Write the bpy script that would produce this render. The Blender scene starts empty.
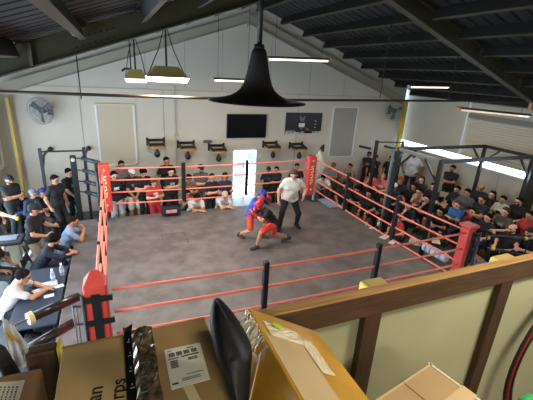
import bpy, math, random
import numpy as np
from mathutils import Matrix, Vector
random.seed(7)
scene = bpy.context.scene
COL = scene.collection
FLOOR = -0.75
# ------------------------------------------------------------------ camera
CF, CYAW, CPIT, CROLL, CH = 359.8, 0.4085, 0.3435, 0.0585, 3.787
def cam_rows():
    cy, sy, cp, sp = math.cos(CYAW), math.sin(CYAW), math.cos(CPIT), math.sin(CPIT)
    f = Vector((sy*cp, cy*cp, -sp)); r = Vector((cy, -sy, 0)); u = r.cross(f)
    cr, sr = math.cos(CROLL), math.sin(CROLL)
    return cr*r + sr*u, -sr*r + cr*u, f
CR, CU, CFW = cam_rows()
EYE = Vector((0, 0, CH))
cd = bpy.data.cameras.new('camera'); cam = bpy.data.objects.new('camera', cd); COL.objects.link(cam)
cd.sensor_fit = 'HORIZONTAL'; cd.sensor_width = 36; cd.lens = 36*CF/533; cd.clip_start = 0.02
Mx = Matrix((CR, CU, -CFW)).transposed().to_4x4(); Mx.translation = EYE
cam.matrix_world = Mx; scene.camera = cam
def ray(x, y): return CR*((x-266.5)/CF) - CU*((y-200)/CF) + CFW
def onz(x, y, z=0.0): d = ray(x, y); return EYE + d*((z-CH)/d.z)
def ony(x, y, Y): d = ray(x, y); return EYE + d*(Y/d.y)
def onx(x, y, X): d = ray(x, y); return EYE + d*(X/d.x)

# ------------------------------------------------------------------ materials
MATS = {}
def mat(name, col, rough=0.6, metal=0.0, emit=0.0, var=0.0, scale=8.0, bump=0.0, col2=None, spec=None, coat=0.0, trans=0.0):
    if name in MATS: return MATS[name]
    m = bpy.data.materials.new(name); m.use_nodes = True; nt = m.node_tree; b = nt.nodes['Principled BSDF']
    b.inputs['Base Color'].default_value = (*col, 1); b.inputs['Roughness'].default_value = rough
    b.inputs['Metallic'].default_value = metal
    if spec is not None: b.inputs['Specular IOR Level'].default_value = spec
    if coat: b.inputs['Coat Weight'].default_value = coat; b.inputs['Coat Roughness'].default_value = .15
    if trans: b.inputs['Transmission Weight'].default_value = trans
    if emit:
        b.inputs['Emission Color'].default_value = (*col, 1); b.inputs['Emission Strength'].default_value = emit
    if var or bump or col2:
        tc = nt.nodes.new('ShaderNodeTexCoord'); n = nt.nodes.new('ShaderNodeTexNoise')
        n.inputs['Scale'].default_value = scale; n.inputs['Detail'].default_value = 4
        nt.links.new(tc.outputs['Object'], n.inputs['Vector'])
        if var or col2:
            r = nt.nodes.new('ShaderNodeValToRGB')
            c2 = col2 or tuple(max(0, c*(1-var)) for c in col); c1 = col if col2 else tuple(min(1, c*(1+var)) for c in col)
            r.color_ramp.elements[0].position = .35; r.color_ramp.elements[1].position = .68
            r.color_ramp.elements[0].color = (*c2, 1); r.color_ramp.elements[1].color = (*c1, 1)
            nt.links.new(n.outputs['Fac'], r.inputs['Fac']); nt.links.new(r.outputs['Color'], b.inputs['Base Color'])
        if bump:
            bp = nt.nodes.new('ShaderNodeBump'); bp.inputs['Strength'].default_value = bump; bp.inputs['Distance'].default_value = .01
            nt.links.new(n.outputs['Fac'], bp.inputs['Height']); nt.links.new(bp.outputs['Normal'], b.inputs['Normal'])
    MATS[name] = m; return m
def srgb(h):
    h = h.lstrip('#'); v = [int(h[i:i+2], 16)/255 for i in (0, 2, 4)]
    return tuple(c/12.92 if c <= .04045 else ((c+.055)/1.055)**2.4 for c in v)
def cm(h, rough=.8, var=.12): return mat('fabric '+h, srgb(h), rough, var=var, scale=14)
def wood(name, c1, c2, axis='X', rough=.6, scale=5):
    if name in MATS: return MATS[name]
    m = bpy.data.materials.new(name); m.use_nodes = True; nt = m.node_tree; b = nt.nodes['Principled BSDF']
    tc = nt.nodes.new('ShaderNodeTexCoord'); mp = nt.nodes.new('ShaderNodeMapping')
    s = dict(X=(1, 14, 14), Y=(14, 1, 14), Z=(14, 14, 1))[axis]; mp.inputs['Scale'].default_value = s
    n = nt.nodes.new('ShaderNodeTexNoise'); n.inputs['Scale'].default_value = scale; n.inputs['Detail'].default_value = 6; n.inputs['Distortion'].default_value = .6
    r = nt.nodes.new('ShaderNodeValToRGB'); r.color_ramp.elements[0].position = .35; r.color_ramp.elements[1].position = .65
    r.color_ramp.elements[0].color = (*c2, 1); r.color_ramp.elements[1].color = (*c1, 1)
    L = nt.links.new; L(tc.outputs['Object'], mp.inputs['Vector']); L(mp.outputs['Vector'], n.inputs['Vector'])
    L(n.outputs['Fac'], r.inputs['Fac']); L(r.outputs['Color'], b.inputs['Base Color']); b.inputs['Roughness'].default_value = rough
    MATS[name] = m; return m

# ------------------------------------------------------------------ mesh building
def nrm(v): v = Vector(v); return v.normalized()
class MB:
    def __init__(s): s.v = []; s.f = []; s.m = []
    def add(s, vs, fs, mi=0):
        o = len(s.v); s.v += [tuple(v) for v in vs]
        for f in fs: s.f.append(tuple(o+i for i in f)); s.m.append(mi)
        return s
    def box(s, a, b, mi=0, M=None):
        x0, y0, z0 = a; x1, y1, z1 = b
        if x0 > x1: x0, x1 = x1, x0
        if y0 > y1: y0, y1 = y1, y0
        if z0 > z1: z0, z1 = z1, z0
        vs = [Vector(p) for p in ((x0,y0,z0),(x1,y0,z0),(x1,y1,z0),(x0,y1,z0),(x0,y0,z1),(x1,y0,z1),(x1,y1,z1),(x0,y1,z1))]
        if M is not None: vs = [M @ v for v in vs]
        return s.add(vs, [(0,3,2,1),(4,5,6,7),(0,1,5,4),(1,2,6,5),(2,3,7,6),(3,0,4,7)], mi)
    def cbox(s, c, d, mi=0, M=None):
        c = Vector(c); d = Vector(d)/2; return s.box(c-d, c+d, mi, M)
    def tube(s, pts, r, n=10, mi=0, caps=True):
        pts = [Vector(p) for p in pts]; k = len(pts); rs = r if isinstance(r, (list, tuple)) else [r]*k
        vs = []; prev = None
        for i, p in enumerate(pts):
            t = nrm(pts[min(i+1, k-1)] - pts[max(i-1, 0)])
            a = prev if prev is not None else (Vector((0,0,1)) if abs(t.z) < .9 else Vector((1,0,0)))
            u = nrm(a - t*a.dot(t)); prev = u; w = t.cross(u)
            for j in range(n):
                an = 2*math.pi*j/n; vs.append(p + (u*math.cos(an) + w*math.sin(an))*rs[i])
        fs = [(i*n+j, i*n+(j+1) % n, (i+1)*n+(j+1) % n, (i+1)*n+j) for i in range(k-1) for j in range(n)]
        if caps: fs += [tuple(reversed(range(n))), tuple(range((k-1)*n, k*n))]
        return s.add(vs, fs, mi)
    def bar(s, a, b, w, h, mi=0, up=(0,0,1)):
        a = Vector(a); b = Vector(b); t = nrm(b-a); up = Vector(up)
        if abs(t.dot(up)) > .98: up = Vector((0,1,0))
        u = nrm(up - t*up.dot(t)); r = t.cross(u)
        vs = [p + r*(sx*w/2) + u*(sy*h/2) for p in (a, b) for sx, sy in ((-1,-1),(1,-1),(1,1),(-1,1))]
        return s.add(vs, [(0,1,2,3),(7,6,5,4),(0,4,5,1),(1,5,6,2),(2,6,7,3),(3,7,4,0)], mi)
    def lathe(s, prof, c=(0,0,0), n=28, mi=0):
        c = Vector(c); k = len(prof)
        vs = [c + Vector((r*math.cos(2*math.pi*j/n), r*math.sin(2*math.pi*j/n), z)) for r, z in prof for j in range(n)]
        fs = [(i*n+j, i*n+(j+1) % n, (i+1)*n+(j+1) % n, (i+1)*n+j) for i in range(k-1) for j in range(n)]
        return s.add(vs, fs, mi)
    def prism(s, poly, d, mi=0):
        d = Vector(d); p = [Vector(q) for q in poly]; n = len(p)
        vs = p + [q+d for q in p]
        return s.add(vs, [tuple(reversed(range(n))), tuple(range(n, 2*n))] + [(i, (i+1) % n, n+(i+1) % n, n+i) for i in range(n)], mi)
    def build(s, name, mats, parent=None, bevel=0, smooth=False, **props):
        if not isinstance(mats, (list, tuple)): mats = [mats]
        org = origin(parent); me = bpy.data.meshes.new(name)
        base = Vector((0,0,0))
        if parent is None and s.v:
            a = np.array(s.v); base = Vector(((a[:,0].min()+a[:,0].max())/2, (a[:,1].min()+a[:,1].max())/2, a[:,2].min()))
        me.from_pydata([tuple(Vector(v)-org-base) for v in s.v], [], s.f)
        for m in mats: me.materials.append(m)
        me.polygons.foreach_set('material_index', s.m)
        if smooth: me.polygons.foreach_set('use_smooth', [True]*len(me.polygons))
        me.update()
        import bmesh
        bm = bmesh.new(); bm.from_mesh(me); bmesh.ops.recalc_face_normals(bm, faces=bm.faces); bm.to_mesh(me); bm.free()
        o = bpy.data.objects.new(name, me); COL.objects.link(o); o.parent = parent; o.location = base
        if bevel:
            b = o.modifiers.new('bevel', 'BEVEL'); b.width = bevel; b.segments = 2; b.limit_method = 'ANGLE'
        for k, v in props.items(): o[k] = v
        return o
ORG = {}
def origin(o):
    v = Vector((0,0,0))
    while o is not None:
        v += o.location; o = o.parent
    return v
def tag(o, label=None, cat=None, group=None, kind=None):
    if label: o['label'] = label
    if cat: o['category'] = cat
    if group: o['group'] = group
    if kind: o['kind'] = kind
    return o
def thing(name, label, cat, loc=(0,0,0), group=None):
    o = bpy.data.objects.new(name, None); COL.objects.link(o); o.location = loc; o.empty_display_size = .2
    return tag(o, label, cat, group)
def copy_tree(o, parent=None):
    c = o.copy(); COL.objects.link(c); c.parent = parent
    for ch in list(o.children): copy_tree(ch, c)
    return c
def struct(mb, name, mats, **k): return tag(mb.build(name, mats, **k), kind='structure')
def text(body, size, m, name, parent, M, extrude=.002, align='CENTER'):
    cu = bpy.data.curves.new(name, 'FONT'); cu.body = body; cu.size = size; cu.extrude = extrude
    cu.align_x = align; cu.align_y = 'CENTER'; cu.materials.append(m)
    o = bpy.data.objects.new(name, cu); COL.objects.link(o)
    bpy.context.view_layer.update()
    me = bpy.data.meshes.new_from_object(o); bpy.data.objects.remove(o)
    me.transform(Matrix.Translation(-origin(parent)) @ M)
    o = bpy.data.objects.new(name, me); COL.objects.link(o); o.parent = parent
    return o
def frame(o, x, y):   # matrix with text running along x, up along y
    x = nrm(x); y = nrm(y); z = x.cross(y); M = Matrix((x, y, z)).transposed().to_4x4(); M.translation = Vector(o); return M

# ------------------------------------------------------------------ distance-field figures
def surface(prims, vox, clips=(), wob=0.0):
    P = np.array([p[0:3] for p in prims] + [p[3:6] for p in prims]); R = max(max(p[6], p[7]) for p in prims)
    lo = P.min(0) - R - .06; hi = P.max(0) + R + .06
    n = np.ceil((hi-lo)/vox).astype(int)+1
    F = np.full(n, .5, np.float32)
    for ax, ay, az, bx, by, bz, ra, rb, k in prims:
        a = np.array((ax,ay,az)); b = np.array((bx,by,bz)); rr = max(ra, rb)+k+3*vox
        i0 = np.maximum(((np.minimum(a,b)-rr-lo)/vox).astype(int), 0); i1 = np.minimum(((np.maximum(a,b)+rr-lo)/vox).astype(int)+2, n)
        g = [lo[q]+vox*np.arange(i0[q], i1[q]) for q in range(3)]
        X = g[0][:,None,None]-a[0]; Y = g[1][None,:,None]-a[1]; Z = g[2][None,None,:]-a[2]
        d = b-a; L = max(float(d@d), 1e-9)
        t = np.clip((X*d[0]+Y*d[1]+Z*d[2])/L, 0, 1)
        D = np.sqrt((X-t*d[0])**2+(Y-t*d[1])**2+(Z-t*d[2])**2) - (ra+(rb-ra)*t)
        S = F[i0[0]:i1[0], i0[1]:i1[1], i0[2]:i1[2]]
        h = np.clip(.5+.5*(D-S)/k, 0, 1)
        S[...] = D*(1-h)+S*h - k*h*(1-h)
    gx = lo[0]+vox*np.arange(n[0]); gy = lo[1]+vox*np.arange(n[1]); gz = lo[2]+vox*np.arange(n[2])
    if wob:
        F += wob*(np.sin(gz*31+1)[None,None,:]*np.sin(gx*23)[:,None,None]+np.sin(gy*27+2)[None,:,None]*np.sin(gz*17)[None,None,:])
    for (c, nn) in clips:
        F = np.maximum(F, (gx-c[0])[:,None,None]*nn[0]+(gy-c[1])[None,:,None]*nn[1]+(gz-c[2])[None,None,:]*nn[2]).astype(np.float32)
    F[0]=F[-1]=.5; F[:,0]=F[:,-1]=.5; F[:,:,0]=F[:,:,-1]=.5
    neg = F < 0
    cnt = np.zeros(n-1, np.int8); 
    c8 = [(i,j,k) for i in (0,1) for j in (0,1) for k in (0,1)]
    def cell(A, o): return A[o[0]:o[0]+n[0]-1, o[1]:o[1]+n[1]-1, o[2]:o[2]+n[2]-1]
    for o in c8: cnt += cell(neg, o)
    act = (cnt > 0) & (cnt < 8); idx = np.full(act.shape, -1, np.int64); ids = np.argwhere(act); idx[act] = np.arange(len(ids))
    acc = np.zeros((len(ids), 3)); w = np.zeros(len(ids))
    vals = {o: F[ids[:,0]+o[0], ids[:,1]+o[1], ids[:,2]+o[2]] for o in c8}
    for o in c8:
        for q in range(3):
            if o[q]: continue
            p = list(o); p[q] = 1; p = tuple(p); A = vals[o]; B = vals[p]; cr = (A < 0) != (B < 0)
            t = np.where(cr, A/np.where(cr, A-B, 1), 0); pt = np.tile(np.array(o, float), (len(ids), 1)); pt[:,q] += t
            acc[cr] += pt[cr]; w[cr] += 1
    V = lo + (ids + acc/w[:,None])*vox
    Q = []
    for q in range(3):
        e = np.argwhere(np.take(neg, range(0, n[q]-1), q) != np.take(neg, range(1, n[q]), q))
        u, v = [(1,2),(2,0),(0,1)][q]
        e = e[(e[:,u] > 0) & (e[:,v] > 0) & (e[:,u] < n[u]-1) & (e[:,v] < n[v]-1)]
        def at(du, dv): k = e.copy(); k[:,u] -= du; k[:,v] -= dv; return idx[k[:,0], k[:,1], k[:,2]]
        quad = np.stack([at(1,1), at(0,1), at(0,0), at(1,0)], 1)
        fl = ~neg[e[:,0], e[:,1], e[:,2]]; quad[fl] = quad[fl][:, ::-1]
        Q.append(quad)
    return V, np.concatenate(Q)
def np_mesh(name, V, Q, nm, mi=None):
    me = bpy.data.meshes.new(name); me.vertices.add(len(V)); me.vertices.foreach_set('co', V.astype(np.float32).ravel())
    me.loops.add(len(Q)*4); me.loops.foreach_set('vertex_index', Q.astype(np.int32).ravel())
    me.polygons.add(len(Q)); me.polygons.foreach_set('loop_start', np.arange(len(Q), dtype=np.int32)*4)
    me.polygons.foreach_set('loop_total', np.full(len(Q), 4, np.int32))
    for i in range(nm): me.materials.append(None)
    if mi is not None: me.polygons.foreach_set('material_index', mi.astype(np.int32))
    me.polygons.foreach_set('use_smooth', np.ones(len(Q), bool)); me.update(calc_edges=True); me.validate()
    return me
A3 = lambda *v: np.array(v, float)
def un(v): return v/max(np.linalg.norm(v), 1e-9)
def ik(a, t, l1, l2, pole):
    d = t-a; L = np.linalg.norm(d)
    if L > (l1+l2)*.995: t = a+d/L*(l1+l2)*.995; d = t-a; L = np.linalg.norm(d)
    if L < abs(l1-l2)*1.05+.08: t = a+un(d)*(abs(l1-l2)*1.05+.08); d = t-a; L = np.linalg.norm(d)
    c = (l1*l1-l2*l2+L*L)/(2*L); h = math.sqrt(max(l1*l1-c*c, 0)); dn = d/L
    p = np.array(pole, float); p = un(p-dn*(p@dn)); return a+dn*c+p*h, t
def rotm(yaw, pitch):   # forward / up of a head: yaw>0 turns to the person's left, pitch>0 looks down
    y, p = math.radians(yaw), math.radians(pitch)
    f = A3(-math.sin(y)*math.cos(p), math.cos(y)*math.cos(p), -math.sin(p)); r = A3(math.cos(y), math.sin(y), 0); return f, r, np.cross(r, f)
def figure(ps):
    g = ps.get
    hip = A3(0, 0, g('hip', .93)); ln = math.radians(g('lean', 0)); sd = math.radians(g('side', 0)); tw = math.radians(g('twist', 0))
    u = un(A3(math.sin(sd), math.sin(ln), math.cos(ln))); r = A3(math.cos(tw), math.sin(tw), 0); r = un(r-u*(r@u)); f = np.cross(u, r)
    fem = g('fem', 0); ch = 1-.1*fem; big = g('big', 1.0)
    N = hip+u*.50; T = []; B = lambda a, b, ra, rb, k=.04: (*a, *b, ra, rb, k)
    T.append(B(hip-A3(.08,0,0), hip+A3(.08,0,0), .112*big, .112*big))
    T.append(B(hip+u*.14-r*.05, hip+u*.14+r*.05, .105*big*ch, .105*big*ch))
    T.append(B(hip+u*.30-r*.08+f*.01*big, hip+u*.30+r*.08+f*.01*big, .112*big*ch, .112*big*ch))
    T.append(B(hip+u*.43-r*.125*ch, hip+u*.43+r*.125*ch, .068, .068))
    T.append(B(hip+u*.30, N, .10, .055))
    if fem: T += [B(hip+u*.31+f*.07+r*s*.06, hip+u*.30+f*.09+r*s*.06, .055, .05) for s in (-1, 1)]
    if big > 1.1: T.append(B(hip+u*.1+f*.05, hip+u*.16+f*.06, .12, .11))
    hf, hr, hu = rotm(g('hyaw', 0), g('hpitch', 5))
    C = N+un(u*.6+hu*.4)*.14+hf*.025
    H = [B(N-u*.03, C-hu*.03-hf*.01, .056, .052, .03),
         B(C+hu*.032-hf*.022, C+hu*.03+hf*.03, .088, .078, .03), B(C-hu*.03+hf*.025, C-hu*.075+hf*.055, .062, .03, .03),
         B(C+hu*.022+hf*.085-hr*.03, C+hu*.022+hf*.085+hr*.03, .012, .012, .012),
         B(C+hf*.095+hu*.01, C+hf*.118-hu*.022, .009, .014, .008), B(C+hf*.088-hu*.05-hr*.015, C+hf*.088-hu*.05+hr*.015, .008, .008, .01)]
    for s in (-1, 1): H.append(B(C+hr*s*.08+hu*.015, C+hr*s*.084-hu*.018, .016, .011, .006))
    # limbs
    L = {}; arms = []; hands = []; legs = []; feet = []
    for s, nm in ((-1, 'L'), (1, 'R')):
        sh = hip+u*.435+r*s*.175*ch
        wt = g('wr'+nm, g('wr', (.24, .06, .84))); wt = A3(wt[0]*s if 'wr'+nm not in ps else wt[0], wt[1], wt[2])
        pole = g('el'+nm, g('el', (.5, -.8, -.3))); pole = A3(pole[0]*s if 'el'+nm not in ps else pole[0], pole[1], pole[2])
        e, w = ik(sh, wt, .285, .255, pole)
        arms.append((sh, e, w)); fd = un(w-e)
        hd = g('hd'+nm, g('hd')); hd = fd if hd is None else un(A3(hd[0]*(s if 'hd'+nm not in ps else 1), hd[1], hd[2]))
        pn = g('pn'+nm, g('pn', (-1, 0, 0))); pn = A3(pn[0]*(s if 'pn'+nm not in ps else 1), pn[1], pn[2]); pn = un(pn-hd*(pn@hd)); wd = np.cross(hd, pn)
        if wd[1]*1+wd[2]*.5 < 0: wd = -wd      # thumb side
        cu = g('curl', .5); HH = []
        for o in (-.028, -.009, .009, .028):
            HH.append(B(w+hd*.015+wd*o*.7, w+hd*.085+wd*o, .018, .0135, .012))
        for q, o in enumerate((-.031, -.0105, .0105, .031)):
            l = (.034, .043, .047, .041)[q]; b0 = w+hd*.085+wd*o; d1 = un(hd*math.cos(cu)+pn*math.sin(cu)); d2 = un(hd*math.cos(cu*2.2)+pn*math.sin(cu*2.2))
            b1 = b0+d1*l; HH += [B(b0, b1, .0092, .0085, .004), B(b1, b1+d2*l*.85, .0085, .0075, .003)]
        t0 = w+hd*.025+wd*.028; t1 = t0+un(hd*.7+wd*.8+pn*.3)*.045; HH += [B(t0, t1, .012, .0105, .008), B(t1, t1+un(hd+wd*.2+pn*.5)*.032, .0105, .009, .004)]
        hands.append(HH); L['w'+nm] = w; L['hd'+nm] = hd; L['pn'+nm] = pn; L['wd'+nm] = wd
        hj = hip+A3(math.cos(tw)*.0+s*.088, 0, -.03)
        at = g('an'+nm, g('an', (.10, 0, .08))); at = A3(at[0]*(s if 'an'+nm not in ps else 1), at[1], at[2])
        kp = g('kn'+nm, g('kn', (.1, 1, 0))); kp = A3(kp[0]*(s if 'kn'+nm not in ps else 1), kp[1], kp[2])
        kn, an = ik(hj, at, .43, .425, kp); legs.append((hj, kn, an))
        fo = g('ft'+nm, g('ft', (.2, 1, 0))); fo = un(A3(fo[0]*(s if 'ft'+nm not in ps else 1), fo[1], fo[2])); feet.append((an, fo))
    thin = 1-.08*fem
    ab = []
    for sh, e, w in arms: ab += [B(sh, e, .050*thin*min(big,1.15), .040*thin, .035), B(e, un(w-e)*.09+e, .040*thin, .043*thin, .02), B(e+un(w-e)*.06, w, .042*thin, .027*thin, .015)]
    lb = []
    for hj, kn, an in legs: lb += [B(hj, kn, .088*min(big,1.1), .056, .04), B(kn, kn*.65+an*.35, .055, .056, .02), B(kn*.65+an*.35, an, .056, .036, .015)]
    fb = []
    for an, fo in feet:
        dn = A3(0,0,-1) if abs(fo[2]) < .5 else un(A3(fo[1]*0, 0, 0)+np.cross(fo, A3(1,0,0)))
        dn = un(dn-fo*(dn@fo)); fb += [B(an-fo*.03+dn*.035, an+fo*.14+dn*.05, .036, .024, .02)]
    body = T+H+ab+lb+fb+sum(hands, [])
    return dict(body=body, T=T, arms=arms, legs=legs, feet=feet, C=C, hf=hf, hr=hr, hu=hu, u=u, r=r, f=f, hip=hip, N=N, L=L, B=B, big=big, fem=fem)
def inflate(prims, d, k=None): return [(*p[:6], p[6]+d, p[7]+d, k or p[8]) for p in prims]
GEO = {}
def part_geo(pose, what, vox):
    key = (pose, what)
    if key in GEO: return GEO[key]
    G = GEO.get(('fig', pose)) or GEO.setdefault(('fig', pose), figure(POSES[pose])); B = G['B']
    C, hf, hr, hu = G['C'], G['hf'], G['hr'], G['hu']; clips = (); wob = 0; prims = []; mi = None; nm = 1
    if what == 'body':
        prims = G['body']; nm = 3
    elif what.startswith('shirt'):
        sl = what.split('_')[1]; t = dict(none=0, short=.62, long=1)[sl]; prims = inflate(G['T'], .015); nm = 2; wob = .0022
        hem = G['hip']-A3(0,0,.03); prims.append(B(hem-G['r']*.07, hem+G['r']*.07, .125*G['big'], .125*G['big'], .03))
        for sh, e, w in G['arms']:
            if t == 0: prims.append(B(sh, sh+(e-sh)*.05, .058, .058, .03))
            elif t < 1: prims.append(B(sh, sh+(e-sh)*t, .064, .060, .03))
            else: prims += [B(sh, e, .064, .055, .03), B(e, e+(w-e)*.93, .056, .040, .02)]
        c = G['N']+G['u']*.015; clips = [(c+G['u']*.018, G['u'])]
    elif what.startswith('pants'):
        kind = what.split('_')[1]; prims = [inflate(G['T'][:1], .014)[0]]; wob = .002
        for hj, kn, an in G['legs']:
            if kind == 'shorts': prims.append(B(hj, hj+(kn-hj)*.86, .108, .088, .03))
            elif kind == 'baggy': prims += [B(hj, kn, .108, .088, .03), B(kn, kn+(an-kn)*.95, .088, .085, .02)]
            else: prims += [B(hj, kn, .102, .071, .03), B(kn, kn+(an-kn)*.95, .070, .056, .02)]
    elif what.startswith('shoe'):
        i = 0 if what[-1] == 'L' else 1; an, fo = G['feet'][i]
        dn = A3(0,0,-1)-fo*(A3(0,0,-1)@fo); dn = un(dn) if np.linalg.norm(dn) > .3 else un(np.cross(fo, A3(1,0,0)))
        prims = [B(an-fo*.045+dn*.035, an+fo*.06+dn*.045, .046, .05, .02), B(an+fo*.06+dn*.045, an+fo*.165+dn*.052, .05, .038, .02), B(an, an-dn*.02, .045, .046, .02)]
        clips = [(an+dn*.078, dn)]
    elif what.startswith('hair'):
        st = what.split('_')[1]
        prims = [B(C+hu*.045-hf*.03, C+hu*.055+hf*.014, .096, .086, .03)]; wob = .0035
        cut = un(hf*.75-hu*.66); clips = [(C+hf*.045+hu*.045, cut), (C-hu*.045, -hu)] if st != 'long' else [(C+hf*.045+hu*.045, cut)]
        if st == 'curly': prims = [B(C+hu*.055-hf*.03, C+hu*.07+hf*.02, .105, .095, .03)]; wob = .008; clips = [(C+hf*.06+hu*.03, cut), (C-hu*.045, -hu)]
        if st == 'long':
            e = G['N']-G['f']*.095-G['u']*.16
            prims += [B(C-hf*.05, e, .085, .06, .03)] + [B(C+hr*s*.06-hf*.02, G['N']+G['r']*s*.075-G['f']*.05-G['u']*.04, .045, .04, .03) for s in (-1,1)]
        if st == 'bun': prims += [B(C-hf*.12+hu*.07, C-hf*.125+hu*.07, .045, .045, .01)]
        if st == 'bald': prims = [B(C+hu*.015-hf*.03, C+hu*.01-hf*.01, .095, .092, .03)]; clips = [(C+hf*.01, hf), (C+hu*.045, hu), (C-hu*.05, -hu)]
    elif what.startswith('cap'):
        prims = [B(C+hu*.045-hf*.025, C+hu*.05+hf*.015, .101, .091, .03)]; clips = [(C+hu*.04, -hu)]
    elif what.startswith('brim'):
        s = -1 if what.endswith('back') else 1
        o = C+hu*.052+hf*s*.07; prims = [B(o-hr*.045, o+hf*s*.085-hr*.03, .02, .014, .01), B(o+hr*.045, o+hf*s*.085+hr*.03, .02, .014, .01), B(o, o+hf*s*.095, .03, .02, .02)]
        clips = [(C+hu*.062, hu), (C+hu*.046, -hu)]
    elif what == 'beard':
        prims = [B(C-hu*.045+hf*.03, C-hu*.085+hf*.055, .068, .038, .02)]; clips = [(C-hu*.035, hu), (C+hf*.0, -hf)]
    elif what == 'glasses':
        prims = [B(C+hu*.012+hf*.102+hr*s*.018, C+hu*.012+hf*.097+hr*s*.045, .010, .012, .004) for s in (-1,1)] + [B(C+hu*.018+hf*.097+hr*s*.05, C+hu*.02-hf*.0+hr*s*.09, .006, .006, .004) for s in (-1,1)]
    elif what == 'headgear':
        prims = [B(C+hu*.045-hf*.03, C+hu*.05+hf*.025, .112, .098, .03)] + [B(C+hr*s*.075-hu*.06+hf*.03, C+hr*s*.08+hu*.03+hf*.04, .03, .035, .02) for s in (-1,1)]
        prims += [B(C-hu*.10+hf*.01-hr*.05, C-hu*.10+hf*.01+hr*.05, .02, .02, .02)]
        clips = []
    elif what.startswith('glove'):
        s = what[-1]; w, hd, pn, wd = (G['L'][k+s] for k in ('w','hd','pn','wd'))
        prims = [B(w-hd*.06, w+hd*.03, .048, .05, .02), B(w+hd*.06, w+hd*.13+pn*.01, .066, .062, .03), B(w+hd*.05+wd*.05, w+hd*.11+wd*.055, .03, .028, .01)]
    V, Q = surface(prims, vox, clips, wob)
    if what == 'body':
        c = V[Q].mean(1)-C; x, y, z = c@hr, c@hf, c@hu; mi = np.zeros(len(Q), int)
        for s in (-1, 1): mi[(np.abs(x-s*.033) < .015) & (np.abs(z-.004) < .0075) & (y > .06)] = 1
        for s in (-1, 1): mi[(np.abs(x-s*.034) < .020) & (np.abs(z-.027) < .0055) & (y > .06)] = 1
        mi[(np.abs(x) < .024) & (np.abs(z+.052) < .0075) & (y > .07)] = 2
    elif what.startswith('shirt'):
        c = V[Q].mean(1)-(G['hip']+G['u']*.30); x, y, z = c@G['r'], c@G['f'], c@G['u']
        mi = ((np.abs(x) < .07) & (np.abs(z+.01) < .045) & (y > .05)).astype(int)
    GEO[key] = np_mesh(what.split('_')[0], V, Q, nm, mi); return GEO[key]
SKIN = dict(l='#d9a588', m='#b98262', d='#8a5a3f', k='#5a3a2a', p='#e6b8a0')
def comp(name, me, mats, parent):
    o = bpy.data.objects.new(name, me); COL.objects.link(o); o.parent = parent
    for i, m in enumerate(mats):
        o.material_slots[i].link = 'OBJECT'; o.material_slots[i].material = m
    return o
def person(label, pose, skin='m', hair=('short', '#17120f'), top=('short', '#1a1a1c'), bottom=('long', '#1c1c20'), acc=None, extra=(), shoes='#202020', s=1.0, vox=.011, group=None, name='person'):
    t = thing('person', label, 'person', group=group)
    sk = mat('skin '+skin, srgb(SKIN[skin]), .55, var=.06, scale=20)
    comp('body', part_geo(pose, 'body', vox), [sk, mat('eye and brow', srgb('#1d130e'), .5), mat('lips '+skin, tuple(c*.7 for c in srgb(SKIN[skin])), .5)], t)
    comp('shirt', part_geo(pose, 'shirt_'+top[0], vox), [cm(top[1]), cm(acc or top[1])], t)
    comp('trousers' if bottom[0] != 'shorts' else 'shorts', part_geo(pose, 'pants_'+bottom[0], vox), [cm(bottom[1])], t)
    if shoes:
        for q in 'LR': comp('shoe', part_geo(pose, 'shoe_'+q, vox), [cm(shoes)], t)
    if hair[0] in ('cap', 'capback'):
        c = comp('cap', part_geo(pose, 'cap', vox), [cm(hair[1])], t)
        b = comp('brim', part_geo(pose, 'brim_back' if hair[0] == 'capback' else 'brim', .006), [cm(hair[1])], c)
        comp('hair', part_geo(pose, 'hair_bald', vox), [cm('#17120f')], t)
    elif hair[0] == 'headgear':
        comp('headgear', part_geo(pose, 'headgear', vox), [mat('vinyl '+hair[1], srgb(hair[1]), .35)], t)
        comp('hair', part_geo(pose, 'hair_curly', vox), [cm('#120e0c')], t) if 0 else None
    elif hair[0] != 'none': comp('hair', part_geo(pose, 'hair_'+hair[0], vox), [mat('hair '+hair[1], tuple(c*.8 for c in srgb(hair[1])), .85, bump=1.0, scale=45, spec=.12)], t)
    for e in extra:
        k, c = e
        if k == 'beard': comp('beard', part_geo(pose, 'beard', .008), [mat('hair '+c, srgb(c), .5, bump=.4, scale=60)], t)
        if k == 'glasses': comp('glasses', part_geo(pose, 'glasses', .005), [mat('spectacle frame', srgb('#111111'), .3)], t)
        if k == 'gloves':
            for q in 'LR': comp('boxing_glove', part_geo(pose, 'glove_'+q, .009), [mat('vinyl '+c, srgb(c), .35)], t)
    t.scale = (s, s, s)
    return t
def heading(dx, dy): return math.atan2(-dx, dy)
def place(t, pose, px, py, look=(2.6, 6.5), base=None, up=0.0):
    """stands the person on its floor so that the head falls where the ray through (px, py) passes head height"""
    s = t.scale.x; C = GEO[('fig', pose)]['C']; base = FLOOR if base is None else base
    p = onz(px, py, base+up+C[2]*s)
    th = 0.0
    for _ in range(3):
        q = p - Matrix.Rotation(th, 3, 'Z') @ Vector((C[0], C[1], 0))*s
        th = heading(look[0]-q.x, look[1]-q.y)
    q = p - Matrix.Rotation(th, 3, 'Z') @ Vector((C[0], C[1], 0))*s
    t.location = (q.x, q.y, base+up); t.rotation_euler = (0, 0, th); return t
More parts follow.
